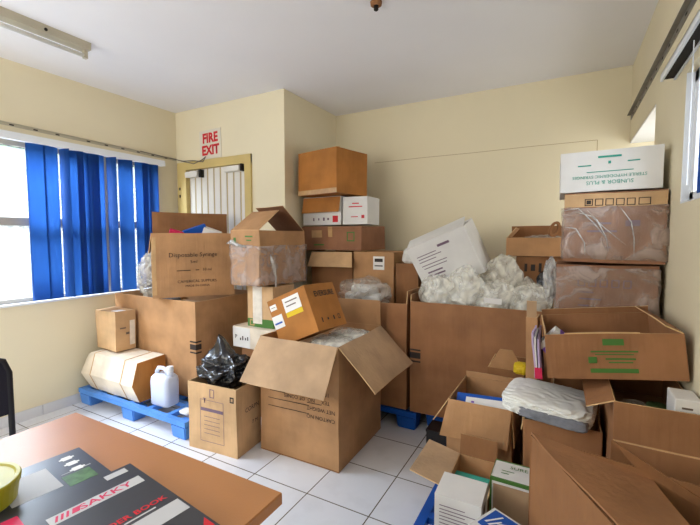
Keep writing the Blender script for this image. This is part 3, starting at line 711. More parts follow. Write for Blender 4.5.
# ------------------------------------------------------------------ big open carton with flaps
Mx = Box('cardboard_box', 'largest open carton in the middle of the floor, wide flaps folded out', 'box', (-1.857, 2.085, 0), R(0.5), 0.632, 0.67, 0.815, M['card'], open_=True, seed=41, warp=0.007, m_in=M['card_in'])
Mx.pad(0.70); Mx.flap('F', 0.33, 148, M['card_in'], skew=(-0.04, 0.0)); Mx.flap('R', 0.36, 135, M['card_in'], skew=(0.0, 0.02)); Mx.flap('B', 0.20, -4); Mx.flap('L', 0.2, 160)
Mx.text('F', [('100% COTTON YARN', 0.37, 0.490, 0.04), ('NO. OF CONES', 0.33, 0.435, 0.036), ('TEX', 0.535, 0.435, 0.036), ('#0.13,0.004', 0.15, 0.450, 0), ('#0.11,0.004', 0.45, 0.415, 0), ('NET WEIGHT', 0.50, 0.380, 0.036), ('#0.34,0.004', 0.24, 0.395, 0), ('CARTON NO', 0.50, 0.325, 0.036), ('#0.34,0.004', 0.24, 0.340, 0)], M['ink_black'], flip=True)
Mx.rect('F', 0.0, 0.632, 0.003, 0.009, M['card_dark'], 'bottom_crease')
for lb, x, y, z, rz, wd in (('white bandage packs in clear film at the mouth of the largest open carton', -1.41, 2.33, 0.705, 0.05, 0.27), ('clear-wrapped white pack at the rear of the largest open carton', -1.41, 2.58, 0.705, -0.05, 0.27)):
    t = thing('bandage_pack', lb, 'pack', (x, y, z), rz)
    link('contents', pack(wd, 0.2, 0.085, x, sub=4, amp=0.06), M['pack_white'], t, smooth=True); link('plastic_film', pack(wd+0.02, 0.215, 0.098, x+5, sub=5, amp=0.07, freq=4), M['film_bag'], t, smooth=True)

# tilted carton with labels
Jj = Box('cardboard_box', 'orange-brown carton with two white labels, tilted on the open carton', 'box', (-1.726, 2.151, 0.74), (-0.038, -0.42, -0.016), 0.352, 0.36, 0.325, M['card_orange'], seed=51, warp=0.004)
Jj.seam('x')
Jj.rect('F', 0.135, 0.285, 0.20, 0.30, M['label'], 'label'); Jj.rect('F', 0.135, 0.285, 0.165, 0.198, M['yellow'], 'label'); Jj.rect('F', 0.01, 0.07, 0.25, 0.29, M['label'], 'label'); Jj.rect('F', 0.0, 0.095, 0.12, 0.21, M['label'], 'label')
Jj.text('F', [('#0.07,0.012', 0.047, 0.155, 0)], M['ink_blue'], 'barcode'); Jj.text('F', [('#0.11,0.008', 0.21, 0.27, 0), ('#0.09,0.008', 0.2, 0.24, 0), ('#0.04,0.004', 0.04, 0.27, 0)], M['ink_grey'], 'print')
Jj.text('R', [('EVERSURE', 0.2, 0.255, 0.055)], M['ink_black'], bold=0.001); Jj.text('R', [('#0.012,0.035', 0.08, 0.07, 0), ('#0.016,0.016', 0.15, 0.07, 0), ('#0.014,0.03', 0.225, 0.07, 0), ('@0.03,0.035,0.006', 0.29, 0.07, 0)], M['ink_black'], 'printed_symbols')

# ------------------------------------------------------------------ tall bulk cartons
Tt = Box('cardboard_box', 'tall brown carton on a pallet behind the largest open carton', 'box', (-2.19, 2.85, 0.152), 0, 1.135, 0.98, 0.835, M['card_shaded'], open_=True, seed=62, warp=0.006)
U = Box('cardboard_box', 'tall wide brown carton in the centre, heaped with clear plastic bags', 'box', (-1.025, 2.85, 0.152), R(0.3), 0.975, 0.98, 0.865, M['card_shaded'], open_=True, seed=63, warp=0.006)
for q in (Tt, U):
    for k, (z0, z1) in enumerate(((0.475, 0.487), (0.415, 0.462), (0.385, 0.397))):
        if q is U: q.rect('F', 0.0, 0.085, z0+0.01, z1+0.01, M['ink_black'], 'printed_band')
U.pad(0.78); Tt.pad(0.76); U.flap('L', 0.05, 0); Tt.flap('B', 0.16, -2); Tt.flap('R', 0.10, 2, part=(0.0, 0.7))

# tilted white carton
V_ = Box('printed_carton', 'white printed carton tilted in the wide central carton, top flaps ajar', 'box', (-0.985, 3.13, 1.045), (0.205, -0.398, -0.06), 0.505, 0.33, 0.395, M['card_white'], seed=71, warp=0.005)
V_.text('F', [('#0.17,0.006', 0.14, 0.30, 0), ('#0.20,0.006', 0.16, 0.275, 0), ('#0.15,0.006', 0.13, 0.25, 0), ('#0.22,0.006', 0.17, 0.215, 0), ('#0.2,0.006', 0.17, 0.19, 0), ('#0.13,0.012', 0.15, 0.15, 0), ('#0.15,0.012', 0.15, 0.12, 0), ('#0.12,0.010', 0.15, 0.09, 0), ('#0.1,0.02', 0.3, 0.33, 0)], M['ink_violet'], 'print')
for (y0, y1, lift) in ((0.0, 0.15, 0.045), (0.18, 0.33, 0.0)):
    bm = bmesh.new(); hexa(bm, [(0, y0, 0.397), (0.505, y0, 0.397), (0.505, y1, 0.397+lift), (0, y1, 0.397+lift), (0, y0, 0.401), (0.505, y0, 0.401), (0.505, y1, 0.401+lift), (0, y1, 0.401+lift)]); V_.fin(bm, 'flap', M['card_white'])
bm = bmesh.new(); bx(bm, (0.05, 0.11, 0.395), (0.45, 0.179, 0.3975)); V_.fin(bm, 'top_opening', M['slot'])
# clear bags heaped on U
def bag(label, loc, r, seed, inner=True, m='film_bag', rz=0, tip=None, amp=0.26):
    t = thing('clear_plastic_bag', label, 'bag', loc, rz, None)
    link('plastic_film', blob((0, 0, 0), r, seed, sub=5, amp=amp, freq=1.7, flat=0.8, tip=tip, hf=0.03), M[m], t, smooth=True)
    if inner:
        for k, (dx, dy, dz, q) in enumerate(((-0.25, 0, -0.62, 0.3), (0.28, 0.1, -0.60, -0.3), (0.05, -0.08, -0.08, 0.1))):
            link('contents', pack(r[0]*1.0, r[1]*0.95, r[2]*0.6, seed+k, sub=4, puff=3.2, amp=0.05), M['pack_white'], t, smooth=True, loc=(dx*r[0], dy*r[1], dz*r[2]), rot=(0.1, q*0.5, q))
    return t
bag('clear bag of white packs at the front left of the central heap', (-0.85, 2.985, 1.07), (0.14, 0.10, 0.14), 1)
bag('bulging clear bag just left of the middle of the central heap', (-0.645, 2.99, 1.10), (0.14, 0.10, 0.16), 2, tip=((0.1, 0, 1), 0.03))
bag('flat clear bag with a printed white label at the front of the central heap', (-0.43, 2.985, 1.06), (0.15, 0.10, 0.13), 3)
bag('clear bag of white packs at the right end of the central heap', (-0.20, 2.985, 1.06), (0.13, 0.10, 0.12), 4, rz=0.4)
bag('clear bag leaning against the back of the central heap', (-0.42, 3.21, 1.14), (0.15, 0.09, 0.20), 5, inner=False, tip=((0.3, 0, 1), 0.03))
bag('clear bag of white packs at the right rear of the central heap', (-0.25, 3.20, 1.07), (0.08, 0.085, 0.13), 26)
bm = bmesh.new(); bx(bm, (-0.06, -0.0015, -0.02), (0.06, 0.0015, 0.02)); warp_bm(bm, 2, 0.01, 8)
tag(link('printed_label', bm, M['label'], loc=(-0.43, 2.868, 1.06), rot=(R(-5), 0, 0)), 'white label slip lying on the front bag of the central heap', 'label')
bm = blob((0, 0, 0), (0.05, 0.08, 0.12), 8, sub=5, amp=0.4, freq=2); tag(link('plastic_bag', bm, M['black_film'], smooth=True, loc=(-0.13, 3.2, 1.12)), 'black plastic bag behind the clear bags beside the wrapped cartons', 'bag')

# open shallow cartons at the back wall
X2 = Box('cardboard_box', 'brown carton with dark lettering under the shallow tray by the back wall', 'box', (-0.33, 3.30, 1.022), R(3), 0.46, 0.4, 0.33, M['card_dark'], seed=81)
X2.seam('x'); X2.text('F', [('#0.02,0.06', 0.07, 0.25, 0), ('#0.03,0.05', 0.12, 0.25, 0), ('#0.02,0.07', 0.17, 0.25, 0), ('#0.035,0.05', 0.22, 0.25, 0), ('#0.03,0.06', 0.28, 0.25, 0)], M['ink_black'])
Xt = Box('cardboard_box', 'open shallow carton with grey plastic inside, highest by the back wall', 'box', (-0.40, 3.28, 1.362), R(2), 0.5, 0.42, 0.14, M['card'], open_=True, seed=82)
Xt.flap('B', 0.10, -5, M['card_dark']); Xt.flap('L', 0.10, -40)
t = thing('grey_plastic_bag', 'grey plastic bag inside the shallow carton by the back wall', 'bag', (-0.15, 3.49, 1.455)); link('plastic_film', blob((0, 0, 0), (0.17, 0.13, 0.066), 14, sub=5, amp=0.3, flat=0.7), M['film_grey'], t, smooth=True)
link('contents', blob((0, 0, 0), (0.14, 0.1, 0.045), 15, sub=4, amp=0.3), M['pack_grey'], t, smooth=True)
bm = bmesh.new(); seg = 20
for k in range(seg):
    a0, a1 = 2*PI*k/seg, 2*PI*(k+1)/seg
    P = [(0.035*math.cos(a), 0.06*math.sin(a)) for a in (a0, a1)]; Q = [(0.018*math.cos(a), 0.04*math.sin(a)) for a in (a0, a1)]
    hexa(bm, [(P[0][0], -0.02, P[0][1]), (P[1][0], -0.02, P[1][1]), (Q[1][0], -0.02, Q[1][1]), (Q[0][0], -0.02, Q[0][1]), (P[0][0], 0.02, P[0][1]), (P[1][0], 0.02, P[1][1]), (Q[1][0], 0.02, Q[1][1]), (Q[0][0], 0.02, Q[0][1])])
tag(link('tape_roll', bm, M['card_dark'], loc=(-0.07, 3.31, 1.565), rot=(0, 0.3, 0.2)), 'dark oval roll standing on the shallow carton by the back wall', 'roll')

# ------------------------------------------------------------------ back-left column
R_ = Box('cardboard_box', 'open carton with one flap sticking out, under the taped brown carton', 'box', (-2.17, 3.19, 0.916), 0, 0.45, 0.46, 0.45, M['card_dark'], open_=True, seed=91)
R_.flap('F', 0.17, 142, M['card_light'], skew=(0.02, 0.06))
S_ = Box('cardboard_box', 'brown carton with a barcode label beside the open-flapped one', 'box', (-1.705, 3.19, 0.916), 0, 0.40, 0.46, 0.455, M['card'], seed=92)
S_.seam('x'); S_.rect('F', 0.20, 0.31, 0.30, 0.42, M['label'], 'label'); S_.text('F', [('#0.08,0.03', 0.255, 0.385, 0), ('#0.08,0.01', 0.255, 0.335, 0)], M['ink_black'], 'barcode')
Q_ = Box('cardboard_box', 'wide brown carton sealed with torn tape, second layer of the corner stack', 'box', (-2.30, 3.22, 1.385), R(-2), 0.67, 0.5, 0.225, M['card_red'], seed=93, warp=0.009)
Q_.seam('x'); Q_.tape_top(M['tape'], along='y', drop=0.1); Q_.text('F', [('#0.12,0.012', 0.2, 0.05, 0), ('@0.08,0.09,0.01', 0.56, 0.13, 0)], M['ink_green'], 'print'); Q_.rect('F', 0.12, 0.24, 0.12, 0.19, M['tape'], 'packing_tape', 0.004)
O_ = Box('printed_carton', 'white carton with a brown flap hanging over its front, in the corner stack', 'box', (-2.30, 3.24, 1.625), R(-2), 0.44, 0.36, 0.265, M['card_white'], seed=94)
O_.seam('x'); O_.flap('F', 0.15, 168, M['card_orange']); O_.text('F', [('#0.015,0.03', 0.13, 0.055, 0), ('#0.015,0.02', 0.19, 0.055, 0), ('#0.02,0.03', 0.25, 0.055, 0), ('#0.02,0.02', 0.3, 0.055, 0)], M['ink_violet'], 'printed_symbols'); O_.rect('F', 0.35, 0.41, 0.025, 0.085, M['ink_red'], 'printed_square')
P_ = Box('printed_carton', 'plain white carton with small red lettering beside the flapped white one', 'box', (-1.845, 3.24, 1.625), R(3), 0.25, 0.3, 0.255, M['card_white'], seed=95)
P_.seam('x'); P_.text('F', [('#0.07,0.010', 0.13, 0.195, 0), ('#0.14,0.010', 0.13, 0.165, 0), ('#0.07,0.008', 0.12, 0.07, 0)], M['ink_red'], 'printed_text'); P_.rect('F', 0.19, 0.22, 0.055, 0.085, M['ink_red'], 'printed_square')
N_ = Box('cardboard_box', 'orange-brown closed carton at the very top of the corner stack', 'box', (-2.285, 3.14, 1.905), R(-11.5), 0.50, 0.44, 0.40, M['card_orange'], seed=96)
N_.seam('x'); N_.rect('F', 0.0, 0.5, 0.0, 0.045, M['tape'], 'packing_tape', 0.0018); N_.flap('F', 0.06, -75)
bag('dusty clear bag in the mouth of the tall carton beside the tilted labelled one', (-1.50, 3.00, 1.03), (0.23, 0.11, 0.14), 16, m='film_grey', inner=True, amp=0.25)
bag('flat dusty clear bag low at the left end of the tall carton', (-1.95, 3.0, 0.985), (0.13, 0.09, 0.07), 17, m='film_grey', inner=False)
bm = pack(0.13, 0.12, 0.12, 18, sub=4, amp=0.15); tag(link('tissue_pack', bm, M['pack_white'], smooth=True, loc=(-1.20, 3.30, 1.28), rot=(0.2, 0.2, 0.3)), 'small white pack on top of the carton left of the tilted white one', 'pack')
E_ = Box('cardboard_box', 'brown carton inside the tall carton, left of the tilted white one', 'box', (-1.285, 3.19, 0.916), 0, 0.205, 0.4, 0.36, M['card_dark'], seed=97)
E_.seam('x')

# ------------------------------------------------------------------ right stack
Y0 = 2.40
W0 = Box('cardboard_box', 'plain carton on the floor at the foot of the right-hand stack', 'box', (-0.03, 2.42, 0), 0, 0.45, 0.45, 1.02, M['card_dark']); W0.seam('x')
W3 = Box('cardboard_box', 'film-wrapped brown carton third from the top of the right-hand stack', 'box', (-0.035, Y0, 1.03), R(0.5), 0.445, 0.46, 0.325, M['card_red'], seed=102, warp=0.008)
W3.seam('x')
W3.text('F', [('@0.035,0.04,0.005', 0.12, 0.235, 0), ('@0.035,0.04,0.005', 0.17, 0.235, 0), ('@0.035,0.04,0.005', 0.22, 0.235, 0), ('@0.035,0.04,0.005', 0.27, 0.235, 0), ('@0.035,0.04,0.005', 0.32, 0.235, 0), ('#0.07,0.008', 0.14, 0.185, 0), ('#0.1,0.008', 0.16, 0.15, 0), ('#0.05,0.008', 0.13, 0.115, 0), ('#0.07,0.008', 0.14, 0.08, 0)], M['ink_violet'], 'printed_symbols')
W3.wrap(0.014, 0.318, M['film_wrap'], 0.009, 0.010)
W2 = Box('cardboard_box', 'film-wrapped carton second from the top of the right-hand stack', 'box', (-0.005, Y0, 1.374), R(-0.5), 0.435, 0.46, 0.355, M['card_red'], seed=101, warp=0.007)
W2.seam('x'); W2.rect('F', 0.0, 0.435, 0.285, 0.353, M['card_light'], 'top_strip')
W2.text('F', [('@0.036,0.036,0.004', 0.11, 0.308, 0), ('#0.02,0.02', 0.11, 0.308, 0), ('@0.036,0.036,0.004', 0.155, 0.308, 0), ('@0.036,0.036,0.004', 0.20, 0.308, 0), ('@0.036,0.036,0.004', 0.245, 0.308, 0), ('@0.036,0.036,0.004', 0.29, 0.308, 0), ('@0.05,0.036,0.004', 0.345, 0.308, 0)], M['ink_black'], 'printed_symbols')
W2.text('F', [('#0.1,0.01', 0.16, 0.2, 0), ('#0.13,0.01', 0.17, 0.16, 0), ('#0.06,0.03', 0.3, 0.2, 0), ('#0.1,0.008', 0.16, 0.08, 0)], M['ink_violet'], 'print')
W2.wrap(0.014, 0.285, M['film_wrap'], 0.010, 0.012)
for pts in (((-0.01, 0.27), (0.06, 0.275), (0.13, 0.21), (0.21, 0.10)), ((0.04, 0.26), (0.12, 0.24), (0.19, 0.17), (0.27, 0.09)), ((0.10, 0.27), (0.15, 0.22), (0.19, 0.13), (0.2, 0.06)), ((0.24, 0.28), (0.29, 0.21), (0.31, 0.12), (0.31, 0.03)), ((0.0, 0.19), (0.05, 0.18), (0.09, 0.1), (0.1, 0.04))):
    bm = bmesh.new(); tube(bm, [(u, -0.016, v) for u, v in pts], [0.001, 0.0035, 0.003, 0.001], 6); warp_bm(bm, 3, 0.012, 9); link('film_fold', bm, M['film'], W2.root, smooth=True)
bm = blob((0, 0, 0), (0.032, 0.05, 0.11), 55, sub=5, amp=0.4, freq=2); link('film_bunch', bm, M['film'], W3.root, smooth=True, loc=(-0.03, 0.06, 0.24))
W1 = Box('printed_carton', 'white carton with upside-down teal lettering on top of the right-hand stack', 'box', (-0.03, Y0+0.01, 1.738), R(1), 0.44, 0.40, 0.205, M['card_white'], seed=100, warp=0.006)
W1.seam('x', M['card_white']); W1.root.rotation_euler[1] = R(-0.8)
W1.text('F', [('SUNBOR & PLUS', 0.22, 0.045, 0.028), ('STERILE HYPODERMIC SYRINGES', 0.215, 0.075, 0.022), ('#0.2,0.004', 0.22, 0.10, 0), ('#0.06,0.006', 0.11, 0.135, 0), ('#0.05,0.006', 0.32, 0.145, 0), ('#0.1,0.010', 0.22, 0.175, 0), ('#0.012,0.014', 0.22, 0.145, 0)], M['ink_teal'], flip=True)

# wide open carton with green print
Zb = Box('cardboard_box', 'wide open carton with green print, in front of the film-wrapped stack', 'box', (-0.045, 1.85, 0.905), (0, R(-6.5), R(4)), 0.475, 0.48, 0.185, M['card_shaded'], open_=True, seed=111, warp=0.006)
Zb.text('F', [('#0.072,0.026', 0.245, 0.150, 0)], M['ink_green'], 'printed_bar'); Zb.text('F', [('#0.16,0.006', 0.245, 0.112, 0), ('#0.13,0.004', 0.245, 0.100, 0), ('#0.03,0.026', 0.170, 0.078, 0), ('#0.10,0.007', 0.265, 0.082, 0), ('#0.08,0.005', 0.265, 0.068, 0), ('#0.16,0.017', 0.24, 0.035, 0)], M['ink_green'], bold=0.001)
Zb.flap('F', 0.045, -100, M['card_light'], part=(0.15, 0.72)); Zb.flap('B', 0.03, -10)
Zb.flap('R', 0.06, -60)
t = thing('lilac_carton', 'lilac and white box leaning out of the left end of the green-printed carton', 'small box', (-0.03, 2.0, 1.02), (0.15, 0.7, 0.1))
bm = bmesh.new(); bx(bm, (-0.045, -0.03, -0.05), (0.045, 0.03, 0.06)); link('body', bm, M['label'], t)
bm = bmesh.new(); bx(bm, (-0.02, -0.0315, -0.05), (0.02, 0.0315, 0.0615)); link('stripe', bm, M['purple_dark'], t)
bm = pack(0.36, 0.34, 0.10, 88, sub=4); tag(link('wrapped_pack', bm, M['pack_white'], smooth=True, loc=(0.17, 2.10, 0.945), rot=(0, R(-6.5), R(4))), 'white packs lying inside the green-printed carton', 'pack')
# flattened cartons between the stacks
JJ = Box('cardboard_box', 'narrow open carton standing upright left of the green-printed carton', 'box', (-0.165, 2.26, 0), R(-2), 0.055, 0.14, 1.08, M['card'], open_=True, seed=113, warp=0.008)
JJ.flap('F', 0.09, 12, M['card_in'])
t = thing('magazine_bundle', 'bundle of printed sheets standing between the narrow carton and the green-printed one', 'papers', (-0.105, 1.95, 0.86), (0, R(-4), 0))
for k, mm in enumerate(('purple', 'label', 'purple', 'ink_violet')):
    bm = bmesh.new(); bx(bm, (0.0085*k, 0.0, 0.005*(k % 2)), (0.0085*k+0.0075, 0.20, 0.205-0.012*(k % 3)), 0.05); warp_bm(bm, k, 0.006, 8); link('sheet', bm, M[mm], t)
bm = bmesh.new(); bx(bm, (0.004, -0.003, 0.0), (0.034, 0.0, 0.05)); link('sheet', bm, M['magenta'], t)

# ------------------------------------------------------------------ right front pile
AA = Box('cardboard_box', 'tall open carton against the right wall below the green-printed one', 'box', (0.175, 1.70, 0.152), 0, 0.258, 0.60, 0.75, M['card_shaded'], open_=True, seed=121, warp=0.005)
AA.pad(0.60)
AA.rect('F', 0.0, 0.258, 0.60, 0.606, M['card_light'], 'crease')
AA.rect('F', -0.004, 0.258, 0.45, 0.6, M['card_shaded'], 'flap', 0.004)
AA.flap('L', 0.10, 118, skew=(0.03, -0.02))
bm = bmesh.new(); bx(bm, (0, 0, 0), (0.075, 0.12, 0.10)); bmesh.ops.bevel(bm, geom=bm.edges[:], offset=0.003, segments=1, affect='EDGES')
t = thing('white_carton', 'small white box in the tall carton at the right wall', 'small box', (0.355, 1.725, 0.84)); link('body', bm, M['card_white'], t)
bm = bmesh.new(); bx(bm, (0.015, -0.001, 0.05), (0.06, 0.0, 0.056)); bx(bm, (0.02, -0.001, 0.065), (0.05, 0.0, 0.072)); link('print', bm, M['ink_grey'], t)
bag('clear plastic bag in the tall carton at the right wall', (0.26, 1.86, 0.80), (0.06, 0.08, 0.055), 24, m='film_grey', inner=True)
bm = pack(0.07, 0.1, 0.05, 67, sub=4); tag(link('green_packet', bm, mat('olive_green_packet', (70, 92, 52), 0.5), smooth=True, loc=(0.345, 1.93, 0.785)), 'dull green packet beside the small white box at the right wall', 'packet')

BB = Box('cardboard_box', 'worn open carton under the thick white folded package', 'box', (-0.14, 1.86, 0.152), R(3), 0.30, 0.36, 0.545, M['card_shaded'], open_=True, seed=131, warp=0.012)
BB.pad(0.50); BB.flap('F', 0.16, 174, M['card_shaded'], curl=0.05); BB.flap('L', 0.05, 168, M['card_light'])
t = thing('white_package', 'thick soft white package in clear film lying on the worn carton', 'package', (-0.045, 1.985, 0.712), (R(3), R(2), R(-8)))
bm = pack(0.35, 0.28, 0.08, 71, sub=6, puff=5, amp=0.07, freq=4); link('wrapping', bm, M['pack_white'], t, smooth=True)
bm = pack(0.25, 0.05, 0.045, 72, sub=5, puff=6, amp=0.1, freq=9); o = link('folded_edge', bm, M['pack_grey'], t, smooth=True, loc=(0.035, -0.125, 0.004)); o['label'] = 'grey folded cloth showing at the open edge'

CC = Box('cardboard_box', 'open carton holding blue and white boxes, front flap hanging down', 'box', (-0.53, 2.07, 0.152), R(-1), 0.325, 0.40, 0.485, M['card'], open_=True, seed=141, warp=0.010)
CC.pad(0.27); CC.flap('F', 0.20, 163, M['card'], skew=(-0.03, -0.01), curl=0.08); CC.flap('L', 0.16, 150); CC.flap('R', 0.2, 176, M['card_light']); CC.flap('B', 0.03, 0)
bm = bmesh.new(); prism(bm, [(0, 0), (0.004, 0), (0.004, 0.22), (0, 0.22)], 0, 0, 0.008); bm.free()
t = thing('blue_carton', 'blue printed box lying in the open carton with the hanging flap', 'small box', (-0.50, 2.125, 0.575), (R(-42), R(-3), 0.0))
bm = bmesh.new(); bx(bm, (0, 0, 0), (0.27, 0.2, 0.085)); link('body', bm, M['ink_blue'], t)
bm = bmesh.new(); bx(bm, (0.05, -0.0015, 0.008), (0.265, 0, 0.066)); link('white_panel', bm, M['label'], t)
bm = bmesh.new(); bx(bm, (0.08, -0.003, 0.035), (0.095, -0.0015, 0.045)); link('print', bm, M['purple_dark'], t)
t = Box('storage_case', 'low black case on the floor tiles in front of the central carton', 'case', (-0.83, 2.66, 0), 0, 0.24, 0.16, 0.12, M['black'], warp=0.001)
bm = bmesh.new(); bx(bm, (-0.004, -0.004, 0.12), (0.244, 0.164, 0.135)); link('lid', bm, M['black'], t.root)
II = Box('cardboard_box', 'small carton behind the blue-box carton with one flap sticking up', 'box', (-0.40, 2.52, 0), 0, 0.21, 0.3, 0.70, M['card_dark'], open_=True, seed=143)
II.flap('F', 0.13, 12, M['card'], skew=(0.07, -0.06))
bm = pack(0.07, 0.07, 0.06, 75, sub=4, amp=0.2); tag(link('yellow_packet', bm, M['yellow'], smooth=True, loc=(-0.205, 2.49, 0.70+0.0)), 'small yellow packet behind the raised cardboard flap', 'packet')

# carton with white boxes on the near pallet
GG = Box('cardboard_box', 'low open carton on the blue pallet with a broad flap spread to the left', 'box', (-0.44, 1.66, 0.152), R(0), 0.185, 0.31, 0.25, M['card'], open_=True, seed=151)
GG.flap('L', 0.175, 88, M['card_in'], skew=(-0.05, -0.04)); GG.flap('B', 0.10, 10, M['card_dark'])
for lb, x, z in (('front one of two white boxes with teal edges in the low open carton', 1.68, 0.30), ('rear one of two white boxes with teal edges in the low open carton', 1.79, 0.27)):
    t = thing('white_carton', lb, 'small box', (-0.43, x, z)); bm = bmesh.new(); bx(bm, (0, 0, 0), (0.155, 0.08, 0.1)); link('body', bm, M['card_white'], t)
    bm = bmesh.new(); bx(bm, (0, -0.0012, 0.094), (0.155, 0.0812, 0.1012)); link('green_edge', bm, M['ink_teal'], t)
G1 = Box('white_carton', 'tall white box with lines of small print on the bright blue pallet', 'small box', (-0.425, 1.475, 0.152), R(1), 0.18, 0.16, 0.34, M['card_white'], seed=152, warp=0.003)
G1.text('F', [('#0.10,0.003', 0.07, 0.30-0.028*k, 0) for k in range(8)] + [('#0.14,0.003', 0.09, 0.285-0.028*k, 0) for k in range(8)], M['ink_violet'], 'printed_lines')
G1.text('R', [('#0.05,0.04', 0.06, 0.29, 0)], M['ink_grey'], 'print')
G2 = Box('white_carton', 'white box with a green border and an open front at the lower right', 'small box', (-0.245, 1.68, 0.152), R(-1), 0.175, 0.15, 0.348, M['card_white'], seed=153, warp=0.002)
bm = bmesh.new(); e = 0.0015
for a, c in (((0, -e, 0.348), (0.175, 0.008, 0.348+e)), ((0, -e, 0.336), (0.175, 0, 0.348)), ((0, 0.144, 0.348), (0.175, 0.15, 0.348+e)), ((-e, -e, 0), (0.006, 0, 0.348)), ((-e, 0, 0.34), (0, 0.15, 0.348+e))): bx(bm, a, c)
link('green_border', bm, M['ink_green'], G2.root)
G2.rect('F', 0.012, 0.17, 0.0, 0.325, M['card_in'], 'open_front'); G2.text('T', [('SURE', 0.10, 0.105, 0.032), ('#0.05,0.004', 0.06, 0.07, 0), ('#0.03,0.004', 0.05, 0.05, 0)], M['ink_green'])
G3 = Box('white_carton', 'white box with a blue logo patch at the bottom edge', 'small box', (-0.285, 1.315, 0.152), R(-27), 0.165, 0.19, 0.350, M['card_white'], seed=154, warp=0.003)
G3.rect('T', 0.012, 0.10, 0.075, 0.18, M['ink_blue'], 'blue_patch', 0.0022)
for k, (u0, v0, u1, v1) in enumerate(((0.022, 0.10, 0.05, 0.165), (0.038, 0.095, 0.06, 0.14), (0.052, 0.12, 0.092, 0.15))):
    t = bmesh.new(); prism(t, [(u0, v0), (u0+0.008, v0), (u1+0.006, v1), (u1, v1)], 2, 0.3525, 0.3532); G3.fin(t, 'logo', M['label'])

# nearest big carton: squashed, so its plan is not square
hh = thing('cardboard_box', 'big squashed open carton nearest the camera at the bottom right corner', 'box', (-0.085, 1.50, 0.152))
P0, P1, P2, P3 = (-0.085, 1.50), (0.42, 1.40), (0.425, 0.86), (0.24, 0.90)
Hz = 0.80
def wall(p, q, z0, z1, th=0.006, inward=1, top_tilt=(0, 0)):
    bm = bmesh.new(); d = Vector((q[0]-p[0], q[1]-p[1], 0)); n = Vector((-d.y, d.x, 0)).normalized()*th*inward
    a = Vector((p[0], p[1], z0)); c = Vector((q[0], q[1], z0)); o = Vector(hh.location)
    tt = Vector((top_tilt[0], top_tilt[1], z1-z0))
    hexa(bm, [v-o for v in (a, c, c+n, a+n, a+tt, c+tt, c+n+tt, a+n+tt)])
    bmesh.ops.recalc_face_normals(bm, faces=bm.faces[:]); return bm
bmA = bmesh.new()
for p, q in ((P0, P1), (P1, P2), (P2, P3), (P3, P0)):
    t = wall(p, q, 0.152, Hz, inward=-1); me = bpy.data.meshes.new('tmp'); t.to_mesh(me); t.free(); bmA.from_mesh(me); bpy.data.meshes.remove(me)
o_ = hh.location
v = [bmA.verts.new((p[0]-o_.x, p[1]-o_.y, 0.002)) for p in (P0, P1, P2, P3)]; bmA.faces.new(v)
link('body', bmA, M['card_dark'], hh)  # darker board carries the dim light of this corner in its colour
def sheet(name, m, pts, th=0.006, n=8):
    """bilinear curved sheet of cardboard through 4 corners (world)"""
    bm = bmesh.new(); A_, B_, C_, D_ = [Vector(p)-Vector(hh.location) for p in pts]; nrm = (B_-A_).cross(D_-A_).normalized()*th; g = {}
    for k in (0, 1):
        for i in range(n+1):
            for j in range(n+1):
                u, w_ = i/n, j/n; p = A_*(1-u)*(1-w_)+B_*u*(1-w_)+C_*u*w_+D_*(1-u)*w_
                p = p + noise.noise_vector(p*4)*0.008; g[(i, j, k)] = bm.verts.new(p+nrm*k)
    for i in range(n):
        for j in range(n):
            bm.faces.new((g[i, j, 0], g[i, j+1, 0], g[i+1, j+1, 0], g[i+1, j, 0])); bm.faces.new((g[i, j, 1], g[i+1, j, 1], g[i+1, j+1, 1], g[i, j+1, 1]))
    for i in range(n):
        bm.faces.new((g[i, 0, 0], g[i+1, 0, 0], g[i+1, 0, 1], g[i, 0, 1])); bm.faces.new((g[i, n, 0], g[i, n, 1], g[i+1, n, 1], g[i+1, n, 0]))
        bm.faces.new((g[0, i, 0], g[0, i, 1], g[0, i+1, 1], g[0, i+1, 0])); bm.faces.new((g[n, i, 0], g[n, i+1, 0], g[n, i+1, 1], g[n, i, 1]))
    bmesh.ops.recalc_face_normals(bm, faces=bm.faces[:]); return link(name, bm, m, hh)
sheet('flap', M['card_shaded'], [(-0.087, 1.502, 0.803), (0.245, 0.895, 0.803), (0.36, 1.02, 0.76), (0.255, 1.435, 0.775)])
sheet('flap', M['card_dark'], [(0.24, 1.44, 0.775), (0.42, 1.405, 0.70), (0.40, 1.40, 0.755), (0.15, 1.45, 0.868)])

# ------------------------------------------------------------------ desk, books, tub, chair
tb = thing('desk', 'desk with orange-brown laminate top in the left foreground', 'desk', (-1.26, 0.45, 0), 0)
bm = bmesh.new(); bx(bm, (-0.57, -0.45, 0.713), (0.55, 0.435, 0.75)); bmesh.ops.bevel(bm, geom=bm.edges[:], offset=0.003, segments=2, affect='EDGES'); link('tabletop', bm, M['table'], tb)
bm = bmesh.new(); bx(bm, (-0.50, -0.36, 0.64), (0.485, 0.36, 0.712)); link('apron', bm, M['table_edge'], tb)
for sx in (-0.5, 0.44):
    for sy in (-0.36, 0.315):
        bm = bmesh.new(); bx(bm, (sx, sy, 0), (sx+0.045, sy+0.045, 0.64)); link('leg', bm, M['table_edge'], tb)

